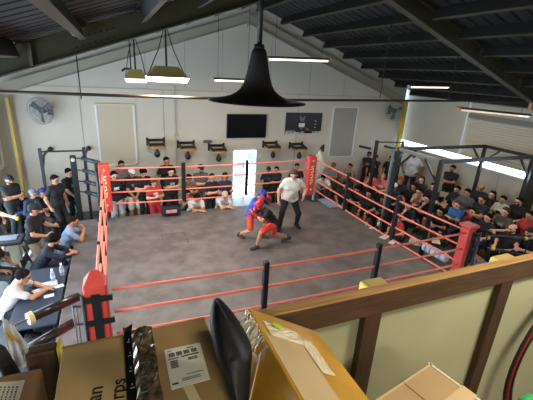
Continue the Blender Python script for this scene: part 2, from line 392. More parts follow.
# ------------------------------------------------------------------ poses (metres, facing +Y, right hand at +X)
POSES = dict(
 stand_side=dict(wr=(.27,.05,.88), el=(.6,-.8,0), an=(.11,0,.08), pn=(-1,0,0), hpitch=8),
 stand_clasp=dict(wr=(.05,.20,.90), el=(.9,-.3,-.2), hd=(-.6,.2,-.8), pn=(0,-1,0), an=(.12,0,.08), hpitch=8),
 stand_cross=dict(wrR=(-.13,.21,1.16), wrL=(.13,.17,1.12), el=(.7,.1,-1), hdR=(-.9,-.1,.2), hdL=(.9,-.1,.1), pn=(0,-1,0), an=(.11,0,.08), hpitch=8),
 stand_hold=dict(wr=(.07,.27,1.15), el=(.8,-.2,-1), hd=(-.5,.5,.5), pn=(-.4,-.6,0), an=(.1,0,.08), hpitch=22, curl=.8),
 stand_hip=dict(wrR=(.21,.02,.98), wrL=(-.27,.06,.88), elR=(1,-.4,0), elL=(-.6,-.8,0), hdR=(-.5,.6,-.4), an=(.14,0,.08), hyaw=12, hpitch=6),
 sit_lap=dict(hip=.55, lean=8, wr=(.13,.33,.66), el=(.6,-.3,-.6), hd=(-.2,1,-.25), pn=(0,0,-1), an=(.12,.42,.08), kn=(.05,.6,.8), ft=(.15,1,0)),
 sit_cross=dict(hip=.55, lean=4, wrR=(-.12,.24,.80), wrL=(.13,.20,.76), el=(.8,.1,-1), hdR=(-.9,-.1,.2), hdL=(.9,-.1,.1), pn=(0,-1,0), an=(.13,.40,.08), kn=(.08,.6,.8), hpitch=4),
 sit_lean=dict(hip=.55, lean=34, wr=(.05,.52,.70), el=(.8,-.2,-.8), hd=(-.5,.7,.1), pn=(-.7,0,-.7), an=(.16,.36,.08), kn=(.15,.6,.8), hpitch=2, curl=.7),
 sit_chin=dict(hip=.55, lean=26, wrR=(.03,.39,.93), wrL=(-.06,.36,.68), elR=(.5,.1,-1), elL=(-.6,0,-.8), hdR=(-.2,-.4,.8), pnR=(0,-1,0), an=(.14,.38,.08), kn=(.1,.6,.8), hpitch=0, hyaw=-10, curl=1.0),
 sit_fem=dict(hip=.55, lean=14, fem=1, wrR=(.02,.36,.66), wrL=(-.04,.38,.69), el=(.8,-.1,-.6), hdR=(-.7,.6,0), hdL=(.7,.6,0), pn=(0,0,-1), an=(.06,.42,.08), kn=(.04,.6,.8), hyaw=10),
 sit_femc=dict(hip=.55, lean=30, fem=1, wrR=(.04,.42,.92), wrL=(-.04,.46,.70), elR=(.5,.1,-1), elL=(-.5,.1,-1), hdR=(-.2,-.5,.8), hdL=(.6,.5,0), pn=(0,-1,0), an=(.08,.40,.08), kn=(.05,.6,.8), hyaw=-8),
 stand_fem=dict(fem=1, wrR=(-.11,.20,1.14), wrL=(.12,.16,1.10), el=(.7,.1,-1), hdR=(-.9,-.1,.2), hdL=(.9,-.1,.1), pn=(0,-1,0), an=(.08,0,.08), hyaw=-15),
 canvas_lean=dict(hip=.55, lean=36, wrR=(-.06,.66,.80), wrL=(.08,.60,.80), el=(1,.2,-.4), hdR=(-.9,.3,0), hdL=(.9,.3,0), pn=(0,0,-1), an=(.13,-.05,.08), kn=(.1,1,.1), hpitch=28),
 canvas_chin=dict(hip=.60, lean=22, wrR=(.05,.46,1.02), wrL=(-.05,.46,1.00), el=(.5,.3,-1), hdR=(-.3,-.2,.8), hdL=(.3,-.2,.8), pn=(0,-.6,0), an=(.13,-.05,.08), kn=(.1,1,.1), hpitch=8, curl=.9),
 desk=dict(hip=.55, lean=32, wrR=(.0,.66,.80), wrL=(-.10,.60,.80), el=(1,-.1,-.5), hdR=(-.5,.8,-.1), hdL=(.4,.9,-.1), pn=(0,0,-1), an=(.14,.30,.08), kn=(.1,.6,.8), hpitch=16, curl=.7),
 bottle=dict(lean=8, wrR=(.14,.34,1.02), wrL=(-.16,.40,1.12), el=(.8,-.4,-.8), hdR=(.0,.8,.5), hdL=(.3,.7,.7), pn=(-1,0,0), an=(.13,0,.08), hyaw=-12, hpitch=12, curl=.75),
 big_hip=dict(big=1.22, wr=(.27,.10,.95), el=(1,-.4,-.2), hd=(-.5,.7,-.2), an=(.15,0,.08), hpitch=10),
 big_sit=dict(big=1.16, hip=.57, lean=10, wr=(.15,.34,.70), el=(.9,-.3,-.6), hd=(-.4,.9,-.2), pn=(0,0,-1), an=(.16,.40,.08), kn=(.12,.6,.8)),
 bend=dict(hip=.80, lean=52, wr=(.10,.58,.80), el=(.8,-.1,-.4), hd=(-.3,.8,-.3), an=(.14,-.05,.08), kn=(.1,1,0), hpitch=30),
 reach=dict(lean=6, wrR=(.16,.56,1.12), wrL=(-.26,.05,.88), elR=(.4,-.4,-1), elL=(-.6,-.8,0), an=(.12,0,.08), hpitch=6, curl=.8),
 referee=dict(big=1.14, hip=.87, lean=13, side=-3, wrR=(.31,.14,.82), wrL=(-.29,.24,.95), elR=(.7,-.8,.0), elL=(-.7,-.8,0), hdR=(.05,.5,-.9), hdL=(.1,.8,-.4), anR=(.24,.14,.08), anL=(-.26,-.10,.08), kn=(.35,1,0), ft=(.35,1,0), hyaw=-16, hpitch=26, curl=.6),
 box_red=dict(hip=.70, lean=38, twist=18, wrR=(.18,.42,1.02), wrL=(-.10,.56,1.00), el=(.8,-.3,-.8), anL=(-.08,.46,.08), anR=(.12,-.52,.13), kn=(.25,1,0), ftR=(.3,.9,-.25), hpitch=30, curl=1.2),
 box_blue=dict(hip=.74, lean=24, twist=-12, wrR=(.20,.34,1.18), wrL=(-.14,.44,1.16), el=(.8,-.2,-1), anL=(-.16,.30,.08), anR=(.16,-.26,.08), kn=(.25,1,0), hpitch=24, curl=1.2),
)
GR = '#1b1b1e'
BL = ('long', '#191a1f')
# px, py, pose, skin, hair, top, bottom, accent, extras, shoes, scale, look, label, up
P = []
def p_(px, py, pose, label, skin='m', hair=('short', '#17120f'), top=('short', GR), bottom=BL, acc=None, extra=(), shoes='#202020', s=1.0, look=(2.6, 6.5), up=0, vox=.011, group=None):
    P.append((px, py, pose, label, skin, hair, top, bottom, acc, extra, shoes, s, look, up, vox, group))
# --- left of the ring
p_(9,180,'stand_cross','man in black shirt and knit cap standing by the left wall, arms folded','m',('cap','#15151a'),('short','#141519'),extra=(('beard','#1a120d'),),look=(1.5,6))
p_(55,180,'stand_side','man in charcoal polo shirt with short dark hair standing in front of the wall rack','m',('short','#15100e'),('short','#1e2026'),acc='#23252b',look=(2.5,7))
p_(69,173,'stand_clasp','man in black tee with a pale chest print standing behind the padded roller post','l',('short','#15100e'),('short','#131418'),('long','#1a2138'),acc='#8f9096',look=(3,7))
p_(43,193,'sit_cross','seated person in dark tee and blue-purple cap, arms folded, under the wall rack','m',('cap','#2b2a63'),('short','#15161d'),acc='#2a2c55',look=(2.6,6.5))
p_(33,194,'sit_lap','seated person in navy jacket and grey cap beside the purple-cap person','m',('cap','#6a7284'),('long','#1c2542'),look=(2.6,5))
p_(21,196,'sit_lean','seated person in dark blue hoodie beside the folded-arms man in knit cap','m',('short','#14110f'),('long','#222c4e'),look=(2.6,5))
p_(34,210,'bottle','man in black cap and black tee with khaki trousers, water bottle in hand','m',('cap','#111114'),('short','#121318'),('long','#8d8168'),look=(1.5,7.5))
p_(73,222,'canvas_chin','man in light grey-blue tee with hands clasped at his mouth beside the ring','m',('short','#2a1c14'),('short','#8fa0bd'),('long','#39414f'),look=(2.6,8.4),s=.98)
p_(54,241,'desk','bearded man in navy hoodie sitting at the ringside table corner','m',('curly','#0e0b0a'),('long','#141829'),('long','#23283a'),extra=(('beard','#120d0a'),),look=(2.6,7.3),vox=.009)
p_(23,277,'desk','man in white polo shirt and glasses writing at the ringside table','m',('short','#1b1614'),('short','#cfc6c2'),('long','#1c1d22'),extra=(('glasses','x'),),look=(3,6.3),vox=.008)
p_(-9,243,'sit_lap','person in black at the left photo edge, only forearm and lap in view','d',('short','#14110f'),('short','#101014'),('long','#15151a'),look=(2.6,6.0))
p_(-8,196,'reach','person in dark tee at the left photo edge reaching out with a yellow-green ball','l',('short','#14110f'),('short','#17181d'),('shorts','#5b5f58'),look=(1.5,8))
# --- far side, standing row
p_(114,176,'stand_side','person in black cardigan and baggy grey trousers by the far left corner pad','l',('short','#15100e'),('long','#17171a'),('baggy','#98989c'),acc='#d8d8da',look=(2,5))
p_(121.5,165,'stand_side','boy in faded grey tee at the back against the wall, behind the white cap','m',('short','#15100e'),('short','#7f6f72'),look=(2,5),s=1.0)
p_(132,173,'stand_clasp','person in white cap, black tee and white shorts, hands clasped in front','m',('cap','#dcdcda'),('short','#131316'),('shorts','#c9c6c2'),acc='#77777a',look=(2,5),shoes='#c8c8c8')
p_(143,173,'stand_hold','person all in black with bowl haircut holding up a phone','l',('curly','#15100e'),('short','#101013'),look=(2.4,5),s=1.0)
p_(154,183,'stand_hold','girl in red tee and red trousers with a white patch, holding a phone','l',('long','#6d4a33'),('short','#b8392f'),('long','#b01f33'),acc='#d9d4cf',look=(2.4,5),s=.9)
p_(166.5,161.5,'stand_side','tallest person in black at the wall below the speed bags','m',('short','#100d0c'),('short','#121214'),look=(2.4,5),s=1.06)
p_(171,172,'stand_cross','person in black tee with small white logo, arms folded, left of the far rope tie','l',('short','#15100e'),('short','#141418'),acc='#9a9aa0',look=(2.4,5))
p_(189,179,'stand_hold','dark-haired child in patterned tee just right of the far rope tie','m',('curly','#120e0c'),('short','#6d5a4f'),acc='#a33c34',look=(2.4,5),s=.9)
p_(201,169,'stand_cross','tall man in grey tee and black cap with arms folded at the far side','l',('cap','#1a1a1d'),('short','#55565b'),('long','#52565b'),extra=(('beard','#2a1b13'),),look=(2.4,5),s=1.02)
p_(212,178,'stand_fem','woman in black top between the grey-tee man and the navy-jacket woman','l',('bun','#1c1410'),('short','#17171a'),look=(3,5),s=.95)
p_(225,177,'stand_fem','woman in navy jacket with long black hair beside the bright doorway','m',('long','#110d0d'),('long','#23243a'),look=(3,5),s=.98)
# --- far side, leaning on the canvas
p_(197,199,'canvas_lean','person in white tee with dark hair leaning head down on the canvas edge','m',('short','#1b1412'),('short','#d6d2cd'),look=(2.2,5))
p_(225,196,'canvas_lean','white-haired person in pale tee leaning on the canvas edge near the doorway','l',('short','#d8d3c8'),('short','#ccd0db'),look=(3,5))
p_(213,192,'canvas_chin','small child with light brown hair behind the canvas edge between two white tees','l',('curly','#9a6a44'),('short','#6b4a3a'),look=(2.6,5),s=.85)
p_(188,194,'canvas_chin','small child in striped top sitting behind the canvas edge left of the white tee','m',('short','#1d1512'),('short','#7d7a70'),('shorts','#3a3f55'),acc='#a9563e',look=(2.4,5),s=.85)
p_(150,197,'canvas_chin','small child in black top behind the canvas edge in front of the girl in red','m',('curly','#130f0e'),('short','#15151a'),look=(2.4,5),s=.8) if 0 else None
p_(268.5,170,'stand_side','teenager in black tee with cap standing right of the doorway, left of a pair','m',('cap','#1b1b20'),('short','#191a22'),acc='#50525c',look=(3.5,5),s=.88)
p_(276.5,170,'stand_fem','teenager with dark hair in black top standing close behind the referee','m',('short','#15100e'),('short','#1a1a20'),look=(3.5,5),s=.9)
p_(297,167,'stand_side','man with dark hair in black partly hidden behind the referee','m',('short','#130f0e'),('short','#1c1b1e'),look=(4,5),s=.93)
# --- right side
p_(323,178,'bend','man in white tee bending forward behind the far red corner pad','m',('short','#14100e'),('short','#ddd8d4'),('long','#222226'),look=(3.2,7.6),s=.9)
p_(333.5,166,'sit_cross','older man in grey tee and reddish cap sitting by the wall below the grey blind','m',('cap','#8a4a40'),('short','#77767a'),('long','#3c3d42'),look=(3.5,6.5))
p_(350,167,'sit_cross','man in tan tee with arms folded sitting right of the grey blind','m',('short','#14100e'),('short','#8c8068'),('long','#5b2029'),look=(3.5,6.5))
p_(369,155,'stand_cross','man in black shirt with gold print standing at the wall beside the pull-up bars','d',('short','#14100e'),('long','#18181b'),acc='#8a6a3c',look=(3.5,6))
p_(375.5,158,'stand_side','man in black tank top with white lettering patch standing in front of gold-print man','m',('short','#14100e'),('none','#141417'),acc='#b9b9bb',look=(3.5,6),s=.97)
p_(391,159,'stand_side','dark-clothed person standing against the wall behind the pull-up rig post','d',('short','#14100e'),('short','#1b1c22'),look=(3.5,6),s=.95)
p_(371,175,'sit_femc','person in coral tee leaning forward in the second row near the pull-up rig','l',('short','#7a4a30'),('short','#e0735f'),('long','#1d1d20'),look=(3.5,6.2))
p_(382.5,177,'sit_fem','blonde woman in pink tee sitting beside the coral-tee person','p',('long','#c9a26c'),('short','#dd6f77'),('long','#222226'),acc='#e6ded8',look=(3.5,6.2))
p_(394,187,'sit_lap','person in white cap sitting low in front of the rig post','m',('cap','#d9d9d6'),('short','#1b1b1e'),look=(3.5,6))
p_(400.5,181,'sit_lap','red-haired person in black sitting right of the grey rig post','l',('curly','#c0512c'),('short','#1b1b1e'),look=(3.5,6))
p_(414.5,154.5,'big_hip','big man in white tee and black cap standing by the yellow column','d',('cap','#141416'),('short','#cdcdd2'),('long','#16171c'),acc='#a8b4cf',look=(3.5,6),s=1.14)
p_(413.5,187,'sit_lap','man in black tee seated just below the big white-tee man','m',('short','#130f0e'),('short','#141416'),look=(3.5,6))
p_(419,192,'sit_femc','woman in pale sleeveless top with dark hair resting one arm forward','l',('short','#15100e'),('none','#b8968c'),('long','#17171b'),look=(3.5,6))
p_(421.5,180,'sit_fem','woman with brown hair and tan top in the rear row below the white tee','l',('long','#3a251a'),('short','#2b2724'),look=(3.5,6))
p_(427,199,'sit_femc','woman in black with long black hair hiding part of her face','l',('long','#0f0c0c'),('short','#131316'),('shorts','#18181c'),look=(3.5,6))
p_(433,187,'sit_fem','woman with long dark hair sitting left of the near rig post','l',('long','#1b1210'),('short','#1d1a1a'),look=(3.5,6))
p_(452.5,169,'stand_cross','man all in black with arms folded standing against the right wall','m',('short','#120e0d'),('short','#111114'),extra=(('beard','#15100d'),),look=(4,6),s=1.05)
p_(457,190,'sit_lap','bearded man in black tee with white collar mark sitting near the pale empty chair','m',('short','#130f0e'),('short','#15151a'),extra=(('beard','#17100d'),),acc='#5a5a5f',look=(3.5,6))
p_(467,193,'big_sit','heavy-set man in grey tee sitting right of the bearded man','m',('short','#15100e'),('short','#54565b'),look=(3.5,6))
p_(457.5,205,'sit_cross','man in bright blue tee with folded arms and jeans','l',('short','#54452f'),('short','#2f6fb4'),('long','#42586f'),look=(3,6))
p_(473,212,'sit_lean','woman in coral red tee leaning forward right of the blue tee','l',('short','#1b1310'),('short','#d8424a'),('long','#1d1d22'),acc='#e06a50',look=(3,6))
p_(481,188,'sit_lap','bald man in navy top at the back row by the right wall','m',('bald','#3a2c24'),('long','#1e2337'),look=(3.5,6))
p_(482,200,'sit_cross','broad man in black tee with short brown hair in the middle of the right crowd','m',('short','#35241a'),('short','#141417'),look=(3.5,6),s=1.05)
p_(492,195,'sit_fem','woman with wavy dark hair in maroon top by the right wall','l',('long','#170f0d'),('short','#2a1a22'),look=(3.5,6))
p_(502.5,200,'sit_fem','person in white top with black straps and dark hair near the right wall','m',('short','#120e0d'),('short','#cfcac5'),acc='#1b1b1e',look=(3.5,6))
p_(519,202,'big_sit','man in black tee with glasses and beard sitting before the right rig post','l',('short','#15100e'),('short','#121215'),extra=(('glasses','x'),('beard','#2a1812')),look=(3.5,6))
p_(488,218,'sit_lap','man in black V-neck tee with jeans seated directly behind the near red corner post','l',('short','#15100e'),('short','#131316'),('long','#2a3550'),look=(3,6))
p_(505,212,'sit_fem','woman with curly brown hair and striped top in the third row at right','l',('long','#4a3626'),('short','#4b4236'),acc='#8d8371',look=(3.5,6))
p_(512.5,229,'big_sit','bald bearded man in black tee sitting left of the black-cap man','l',('bald','#3c2c22'),('short','#151518'),extra=(('beard','#3a2417'),),look=(3,6))
p_(530,216,'sit_lap','person in red shirt at the right photo edge behind the black-cap man','m',('short','#15100e'),('short','#a8322e'),look=(3.5,6))
p_(530,233,'sit_lean','man in black cap at the right photo edge with forearms forward','l',('capback','#121214'),('short','#151518'),extra=(('beard','#2a1a12'),),look=(3,6))
p_(479,256,'sit_lean','brown-haired person in blue plaid shirt below the near red corner post','m',('curly','#3b2116'),('short','#56627a'),('long','#333845'),acc='#8b93a5',look=(3,6.5),s=.95)
p_(398,218,'sit_lap','child in red tee with ginger hair at the right edge of the ring','l',('curly','#a85a34'),('short','#b5332f'),('shorts','#3a3a40'),look=(3,6),s=.8,up=.15)
p_(345,186,'sit_lap','person in black top with light face at the front row near the bending man','m',('short','#15100e'),('short','#17171a'),('shorts','#22222a'),look=(3.2,6.8),s=.95)
p_(357,190,'sit_lean','person in dark maroon top in the front row left of the bare-knee sitter','m',('curly','#120e0d'),('short','#3b1d24'),('long','#1b1b20'),look=(3.2,6.6),s=.95)
p_(369,194,'sit_lap','person in black shorts with bare knees in the front row','m',('short','#120e0d'),('short','#141417'),('shorts','#1a1a1e'),look=(3.2,6.6),s=.95)
p_(383,200,'sit_lean','person in dark patterned shirt in the front row below the blonde woman','d',('short','#120e0d'),('short','#1b2130'),('long','#191b24'),acc='#4f6278',look=(3.2,6.4),s=.95)
p_(408,206,'sit_femc','woman in black with bare forearms in the front row behind the red-tee child','l',('long','#1a1110'),('short','#151518'),('shorts','#1b1b20'),look=(3.2,6.2),s=.95)
p_(440,212,'sit_lean','person in black tee with bare legs in the front row left of the coral-red tee','m',('short','#15100e'),('short','#17171b'),('shorts','#26262c'),look=(3.2,6.0),s=.95)
# --- build them all
chair = thing('folding_chair', 'black folding chair under a seated spectator at ringside', 'chair', group='folding chairs under seated spectators')
def chair_parts(c, frame_m, seat_m):
    MB().cbox((0,.02,.435),(.40,.40,.03)).build('seat', seat_m, c, bevel=.01)
    MB().cbox((0,-.215,.72),(.39,.025,.20)).build('backrest', seat_m, c, bevel=.01)
    for s in (-1, 1):
        MB().tube([(s*.2,.2,.012),(s*.2,.02,.42)], .011, 6).build('leg', frame_m, c)
        MB().tube([(s*.2,-.22,.012),(s*.2,-.02,.42)], .011, 6).build('leg', frame_m, c)
        MB().tube([(s*.2,-.12,.42),(s*.2,-.23,.84)], .011, 6).build('back_post', frame_m, c)
chair_parts(chair, mat('chair steel', srgb('#26272b'), .35, .6), mat('chair vinyl', srgb('#18191c'), .5))
first = True
for (px, py, pose, label, skin, hair, top, bottom, acc, extra, shoes, s, look, up, vox, group) in P:
    t = person(label, pose, skin, hair, top, bottom, acc, extra, shoes, s, vox, group)
    place(t, pose, px, py, look, up=up)
    t.location.x = min(t.location.x, 10.95)
    if t.location.x > 9.72 and pose.startswith(('sit','big_sit')): up = .25; place(t, pose, px, py, look, up=up); t['on_riser'] = 1; t.location.x = min(t.location.x, 10.95)
    on = t.get('on_riser'); 
    if 'on_riser' in t: del t['on_riser']
    if pose.startswith(('sit', 'big_sit', 'desk')) or pose == 'canvas_lean':
        c = chair if first else copy_tree(chair); first = False
        c.location = t.location; c.rotation_euler = t.rotation_euler; c.scale = (s, s, s)
        if up and not on: c.location.z = FLOOR; c.scale = (s, s, (s*.44+up)/.44)
# --- in the ring
def stand_at(t, x, y, look, z=0.0): t.location = (x, y, z); t.rotation_euler = (0, 0, heading(look[0]-x, look[1]-y)); return t
ref = person('grey-haired referee in white polo shirt and black trousers stooping toward the boxers', 'referee', 'l', ('short', '#5d5046'), ('short', '#e0dad4'), ('long', '#15161a'), None, (), '#101012', 1.0, .009)
rb = person('boxer in black tee and orange-red shorts with red headgear, lunging with head low', 'box_red', 'm', ('headgear', '#b3202c'), ('short', '#15161b'), ('shorts', '#e0402a'), None, (('gloves', '#a01c28'),), '#3a3a3c', .86, .009)
bb = person('boxer in blue tee and blue headgear with red shorts, facing the red headgear', 'box_blue', 'm', ('headgear', '#2c3f86'), ('short', '#2450b4'), ('shorts', '#d8452f'), '#c8d0e6', (('gloves', '#c02430'),), '#3a2c22', .86, .009)
stand_at(ref, 3.92, 7.60, (3.1, 4.6)); stand_at(rb, 3.14, 6.80, (1.8, 6.84)); stand_at(bb, 2.82, 7.36, (3.7, 6.35))
# ------------------------------------------------------------------ the hall
XL, XR, YF, YN = -2.95, 11.3, 12.0, -1.6
RX, RZ, SL = 4.15, 5.5, .347
def zr(x): return RZ - SL*abs(x-RX)
zr0 = zr            # underside line of the roof frames
plaster = mat('far wall paint', srgb('#c8c1b3'), .75, var=.03, scale=1.2, bump=.05)
wall_r = mat('side wall paint', srgb('#b4b0a0'), .75, var=.03, scale=1.2, bump=.05)
struct(MB().box((XL-.3, YN, FLOOR-.15), (XR+.3, YF+.2, FLOOR)), 'floor', mat('sealed concrete floor', srgb('#4c4d4c'), .45, var=.15, scale=2.5))
# far wall with a doorway
dx0, dx1, dzt = ony(232.5,149,YF).x, ony(257.5,149,YF).x, ony(245,149,YF).z
w = MB(); d = (0, .18, 0)
w.prism([(XL-.2,YF,FLOOR),(dx0,YF,FLOOR),(dx0,YF,zr(dx0)+.35),(XL-.2,YF,zr(XL-.2)+.35)], d)
w.prism([(dx0,YF,dzt),(dx1,YF,dzt),(dx1,YF,zr(dx1)+.35),(RX,YF,RZ+.35),(dx0,YF,zr(dx0)+.35)] if dx1 > RX else [(dx0,YF,dzt),(dx1,YF,dzt),(dx1,YF,zr(dx1)+.35),(dx0,YF,zr(dx0)+.35)], d)
if dx1 > RX: w.prism([(dx1,YF,FLOOR),(XR-.42,YF,FLOOR),(XR-.42,YF,zr(XR-.42)+.35),(dx1,YF,zr(dx1)+.35)], d)
else: w.prism([(dx1,YF,FLOOR),(XR-.42,YF,FLOOR),(XR-.42,YF,zr(XR-.42)+.35),(RX,YF,RZ+.35),(dx1,YF,zr(dx1)+.35)], d)
w.prism([(XR-.42,YF,FLOOR),(XR-.16,YF,FLOOR),(XR-.16,YF,zr(XR)+.4),(XR-.42,YF,zr(XR-.42)+.35)], d, 1)
struct(w, 'wall_far', [plaster, mat('pale blue corner panel', srgb('#a9b7cc'), .6)])
# horizontal joint and sheet joints on the far wall
jz = ony(170,89.5,YF).z
def tn(mb, m, n='trim_1'): return struct(mb, n, m)
tn(MB().box((XL,YF-.02,jz-.03),(XR-.45,YF,jz+.0)), mat('wall joint strip', srgb('#aea897'), .6), 'trim_1')
j = MB()
for px in (79, 163, 299): x = ony(px, 98, YF).x; j.box((x-.012,YF-.012,FLOOR),(x+.012,YF,jz-.03))
for px in (30, 146, 185, 222, 270, 310, 345): x = ony(px, 80, YF).x; j.box((x-.008,YF-.008,jz),(x+.008,YF,zr(x)-.2))
tn(j, mat('wall sheet joint', srgb('#a39e8f'), .7), 'trim_2')
# far end frame (light painted rafters of the gable)
e = MB(); pale = mat('pale frame paint', srgb('#a39d8b'), .6)
for sx, xe in ((-1, XL), (1, XR-.3)):
    e.prism([(RX,YF-.14,RZ-.30),(xe,YF-.14,zr(xe)-.30),(xe,YF-.14,zr(xe)-.02),(RX,YF-.14,RZ-.02)], (0,.14,0))
    e.prism([(RX,YF-.2,RZ-.32),(xe,YF-.2,zr(xe)-.32),(xe,YF-.2,zr(xe)-.30),(RX,YF-.2,RZ-.30)], (0,.2,0), 1)
e.box((RX-.05,YF-.16,RZ-.42),(RX+.05,YF,RZ+.02), 0)
struct(e, 'ceiling_end_beam', [pale, mat('pale frame flange', srgb('#8d8776'), .6)])
# left wall: wide roll-up opening to the daylight, only its far end shows
w = MB(); w.box((XL-.15,10.6,FLOOR),(XL,YF,3.1)); w.box((XL-.15,YN,2.7),(XL,10.6,3.1)); w.box((XL-.15,YN,FLOOR),(XL,1.2,2.7)); w.box((XL-.15,6.1,FLOOR),(XL,6.5,2.7))
struct(w, 'wall_left', wall_r)
wf = MB(); wy0, wy1 = 11.0, 11.75
for a, b in (((XL,wy0,.9),(XL+.05,wy0+.06,2.1)),((XL,wy1-.06,.9),(XL+.05,wy1,2.1)),((XL,wy0,.9),(XL+.05,wy1,.96)),((XL,wy0,2.04),(XL+.05,wy1,2.1))): wf.box(a, b)
struct(MB().box((XL-.15,YN-.15,FLOOR),(XR+.15,YN,4.0)).prism([(XL-.15,YN-.15,3.2),(XR+.15,YN-.15,3.2),(XR+.15,YN-.15,3.3),(RX,YN-.15,RZ+.35),(XL-.15,YN-.15,3.3)],(0,.15,0)), 'wall_near', wall_r)
struct(wf, 'window_1', mat('white painted frame', srgb('#d9dce0'), .5))
# right wall: low wall, long open strip, roll-up shutters above
w = MB(); zs0, zs1 = 1.15, 1.36
w.box((XR,YN,FLOOR),(XR+.15,YF+.18,zs0)); w.box((XR,YN,zs1),(XR+.15,9.0,1.42)); w.box((XR,9.0,zs1),(XR+.15,YF+.18,3.4)); w.box((XR,YN,2.66),(XR+.15,9.0,3.4))
w.box((XR,1.5,zs0),(XR+.15,2.0,zs1))
struct(w, 'wall_right', wall_r)
sh = MB(); z = 1.42; k = 0
while z < 2.66:
    sh.prism([(XR+.02,2.0,z),(XR+.008,2.0,z+.045),(XR+.02,2.0,z+.085)], (0,6.98,0)); z += .085
sh.box((XR+.02,2.0,1.42),(XR+.06,8.98,2.66))
struct(sh, 'door_1', mat('beige roll-up shutter slats', srgb('#b9b2a2'), .5))
tn(MB().box((XR-.06,YN,2.66),(XR+.0,9.0,2.82)), mat('shutter header', srgb('#77756c'), .6), 'trim_3')
tn(MB().box((XR-.05,8.99,zs1),(XR,9.07,3.35)), mat('white downpipe', srgb('#e3e6ec'), .4), 'trim_4')
jr = MB(); jr.box((XR-.012,YN,.36),(XR,YF,.385))
for y in (5.2, 7.4, 9.0, 10.8): jr.box((XR-.01,y,FLOOR),(XR,y+.02,zs0))
tn(jr, mat('wall sheet joint', srgb('#a39e8f'), .7), 'trim_5')
tn(MB().box((XR-.06,YN,zs0-.03),(XR+.16,YF,zs0+.01)), mat('sill strip', srgb('#c5c6c4'), .5), 'trim_6')
# corner columns
yel = mat('safety yellow paint', srgb('#d2b03a'), .45, var=.08, scale=3)
cx = ony(402.5, 120, YF-.2).x
MBc = MB().bar((cx,YF-.2,FLOOR),(cx,YF-.2,3.0),.14,.16)
tag(MBc.build('painted_column', yel), 'yellow painted steel column in the far right corner of the hall', 'column')
cx = ony(12.5, 130, YF-.25).x
tag(MB().bar((cx,YF-.25,FLOOR),(cx,YF-.25,2.75),.07,.10).build('painted_column', yel), 'yellow painted steel column in the far left corner of the hall', 'column')
# roof sheet with ribs, purlins and portal frames
rib = MB()
for sx, xe in ((-1, XL-.3), (1, XR+.3)):
    y = YN
    prof = []
    while y < YF+.2:
        prof += [(y, 0), (y+.20, 0), (y+.22, .035), (y+.26, .035), (y+.28, 0)]; y += .30
    top = [(RX, RZ+.36), (xe, zr(xe)+.36)]
    vs = [(x, yy, zz+h) for yy, h in prof for x, zz in top]; n = len(prof)
    rib.add(vs, [(2*i, 2*i+1, 2*i+3, 2*i+2) for i in range(n-1)])
    vs2 = [(x, yy, zz+.06) for yy in (YN, YF+.2) for x, zz in top]
    rib.add(vs2, [(0,1,3,2)])
struct(rib, 'ceiling', mat('galvanised roof sheet', srgb('#2c2b2b'), .6, .1, var=.12, scale=1.5))
pm = mat('dark green purlin paint', srgb('#1a1814'), .6, var=.1, scale=4); pf = mat('purlin lit flange', srgb('#403a2e'), .5)  # lower flange in a lighter tone, painting the edge that catches light
def purlin(x, y0, y1):
    s = 1 if x > RX else -1; z = zr(x)+.34
    m = MB(); n = Vector((SL*s, 0, 1)).normalized(); t = Vector((1*s, 0, -SL)).normalized(); o = Vector((x, 0, z))
    def sl(a, b, c, d, mi):
        q = [o+t*a+n*c, o+t*b+n*c, o+t*b+n*d, o+t*a+n*d]; m.prism([(p.x, y0, p.z) for p in q], (0, y1-y0, 0), mi)
    sl(-.006,.006,-.20,0,0); sl(-.006,.075,-.212,-.20,1); sl(-.006,.075,-.01,0,0)
    struct(m, 'ceiling_purlin', [pm, pf])
fy = [0.35, 6.3, YF-.2]
for k in range(9):
    for s in (-1, 1):
        for y0, y1 in ((YN, .2), (.5, 6.2), (6.4, YF-.2)): purlin(RX+s*(.30+k*.84), y0, y1)
def portal(Y, m1, m2):
    m = MB()
    for s, xe in ((-1, XL+.02), (1, XR-.02)):
        zr = lambda x, q=zr0: q(x)-.06
        def P3(x, dz): return (x, Y, zr(x)+dz)
        m.prism([(RX,Y-.006,RZ-.0),(xe,Y-.006,zr(xe)-.0),(xe,Y-.006,zr(xe)+.33),(RX,Y-.006,RZ+.33)], (0,.012,0))
        m.prism([(RX,Y-.09,RZ-.02),(xe,Y-.09,zr(xe)-.02),(xe,Y-.09,zr(xe)),(RX,Y-.09,RZ)], (0,.18,0), 1)
        m.prism([(RX,Y-.09,RZ+.32),(xe,Y-.09,zr(xe)+.32),(xe,Y-.09,zr(xe)+.335),(RX,Y-.09,RZ+.335)], (0,.18,0))
        x = RX+s*5.15
        m.prism([(x-.02,Y-.09,zr(x)),(x+.02,Y-.09,zr(x)),(x+.02,Y-.09,zr(x)+.32),(x-.02,Y-.09,zr(x)+.32)], (0,.18,0), 1)
        for q in range(7):
            for dz in (.10, .22):
                xx = RX+s*(4.05+q*.085); m.tube([(xx,Y-.025,zr(xx)+dz),(xx,Y-.006,zr(xx)+dz)], .014, 6, 2)
        xc = XL+.15 if s < 0 else XR-.15
        m.box((xc-.14,Y-.09,FLOOR),(xc+.14,Y+.09,zr(xc)))
    return m
gm = mat('olive green steel', srgb('#3b361e'), .55, var=.1, scale=3); gf = mat('olive green flange', srgb('#4f4a38'), .5); bo = mat('dark bolts', srgb('#1c1b18'), .5, .5)
struct(portal(6.3, gm, gf), 'ceiling_beam', [gm, gf, bo])
struct(portal(.35, gm, gf), 'ceiling_beam', [gm, gf, bo])
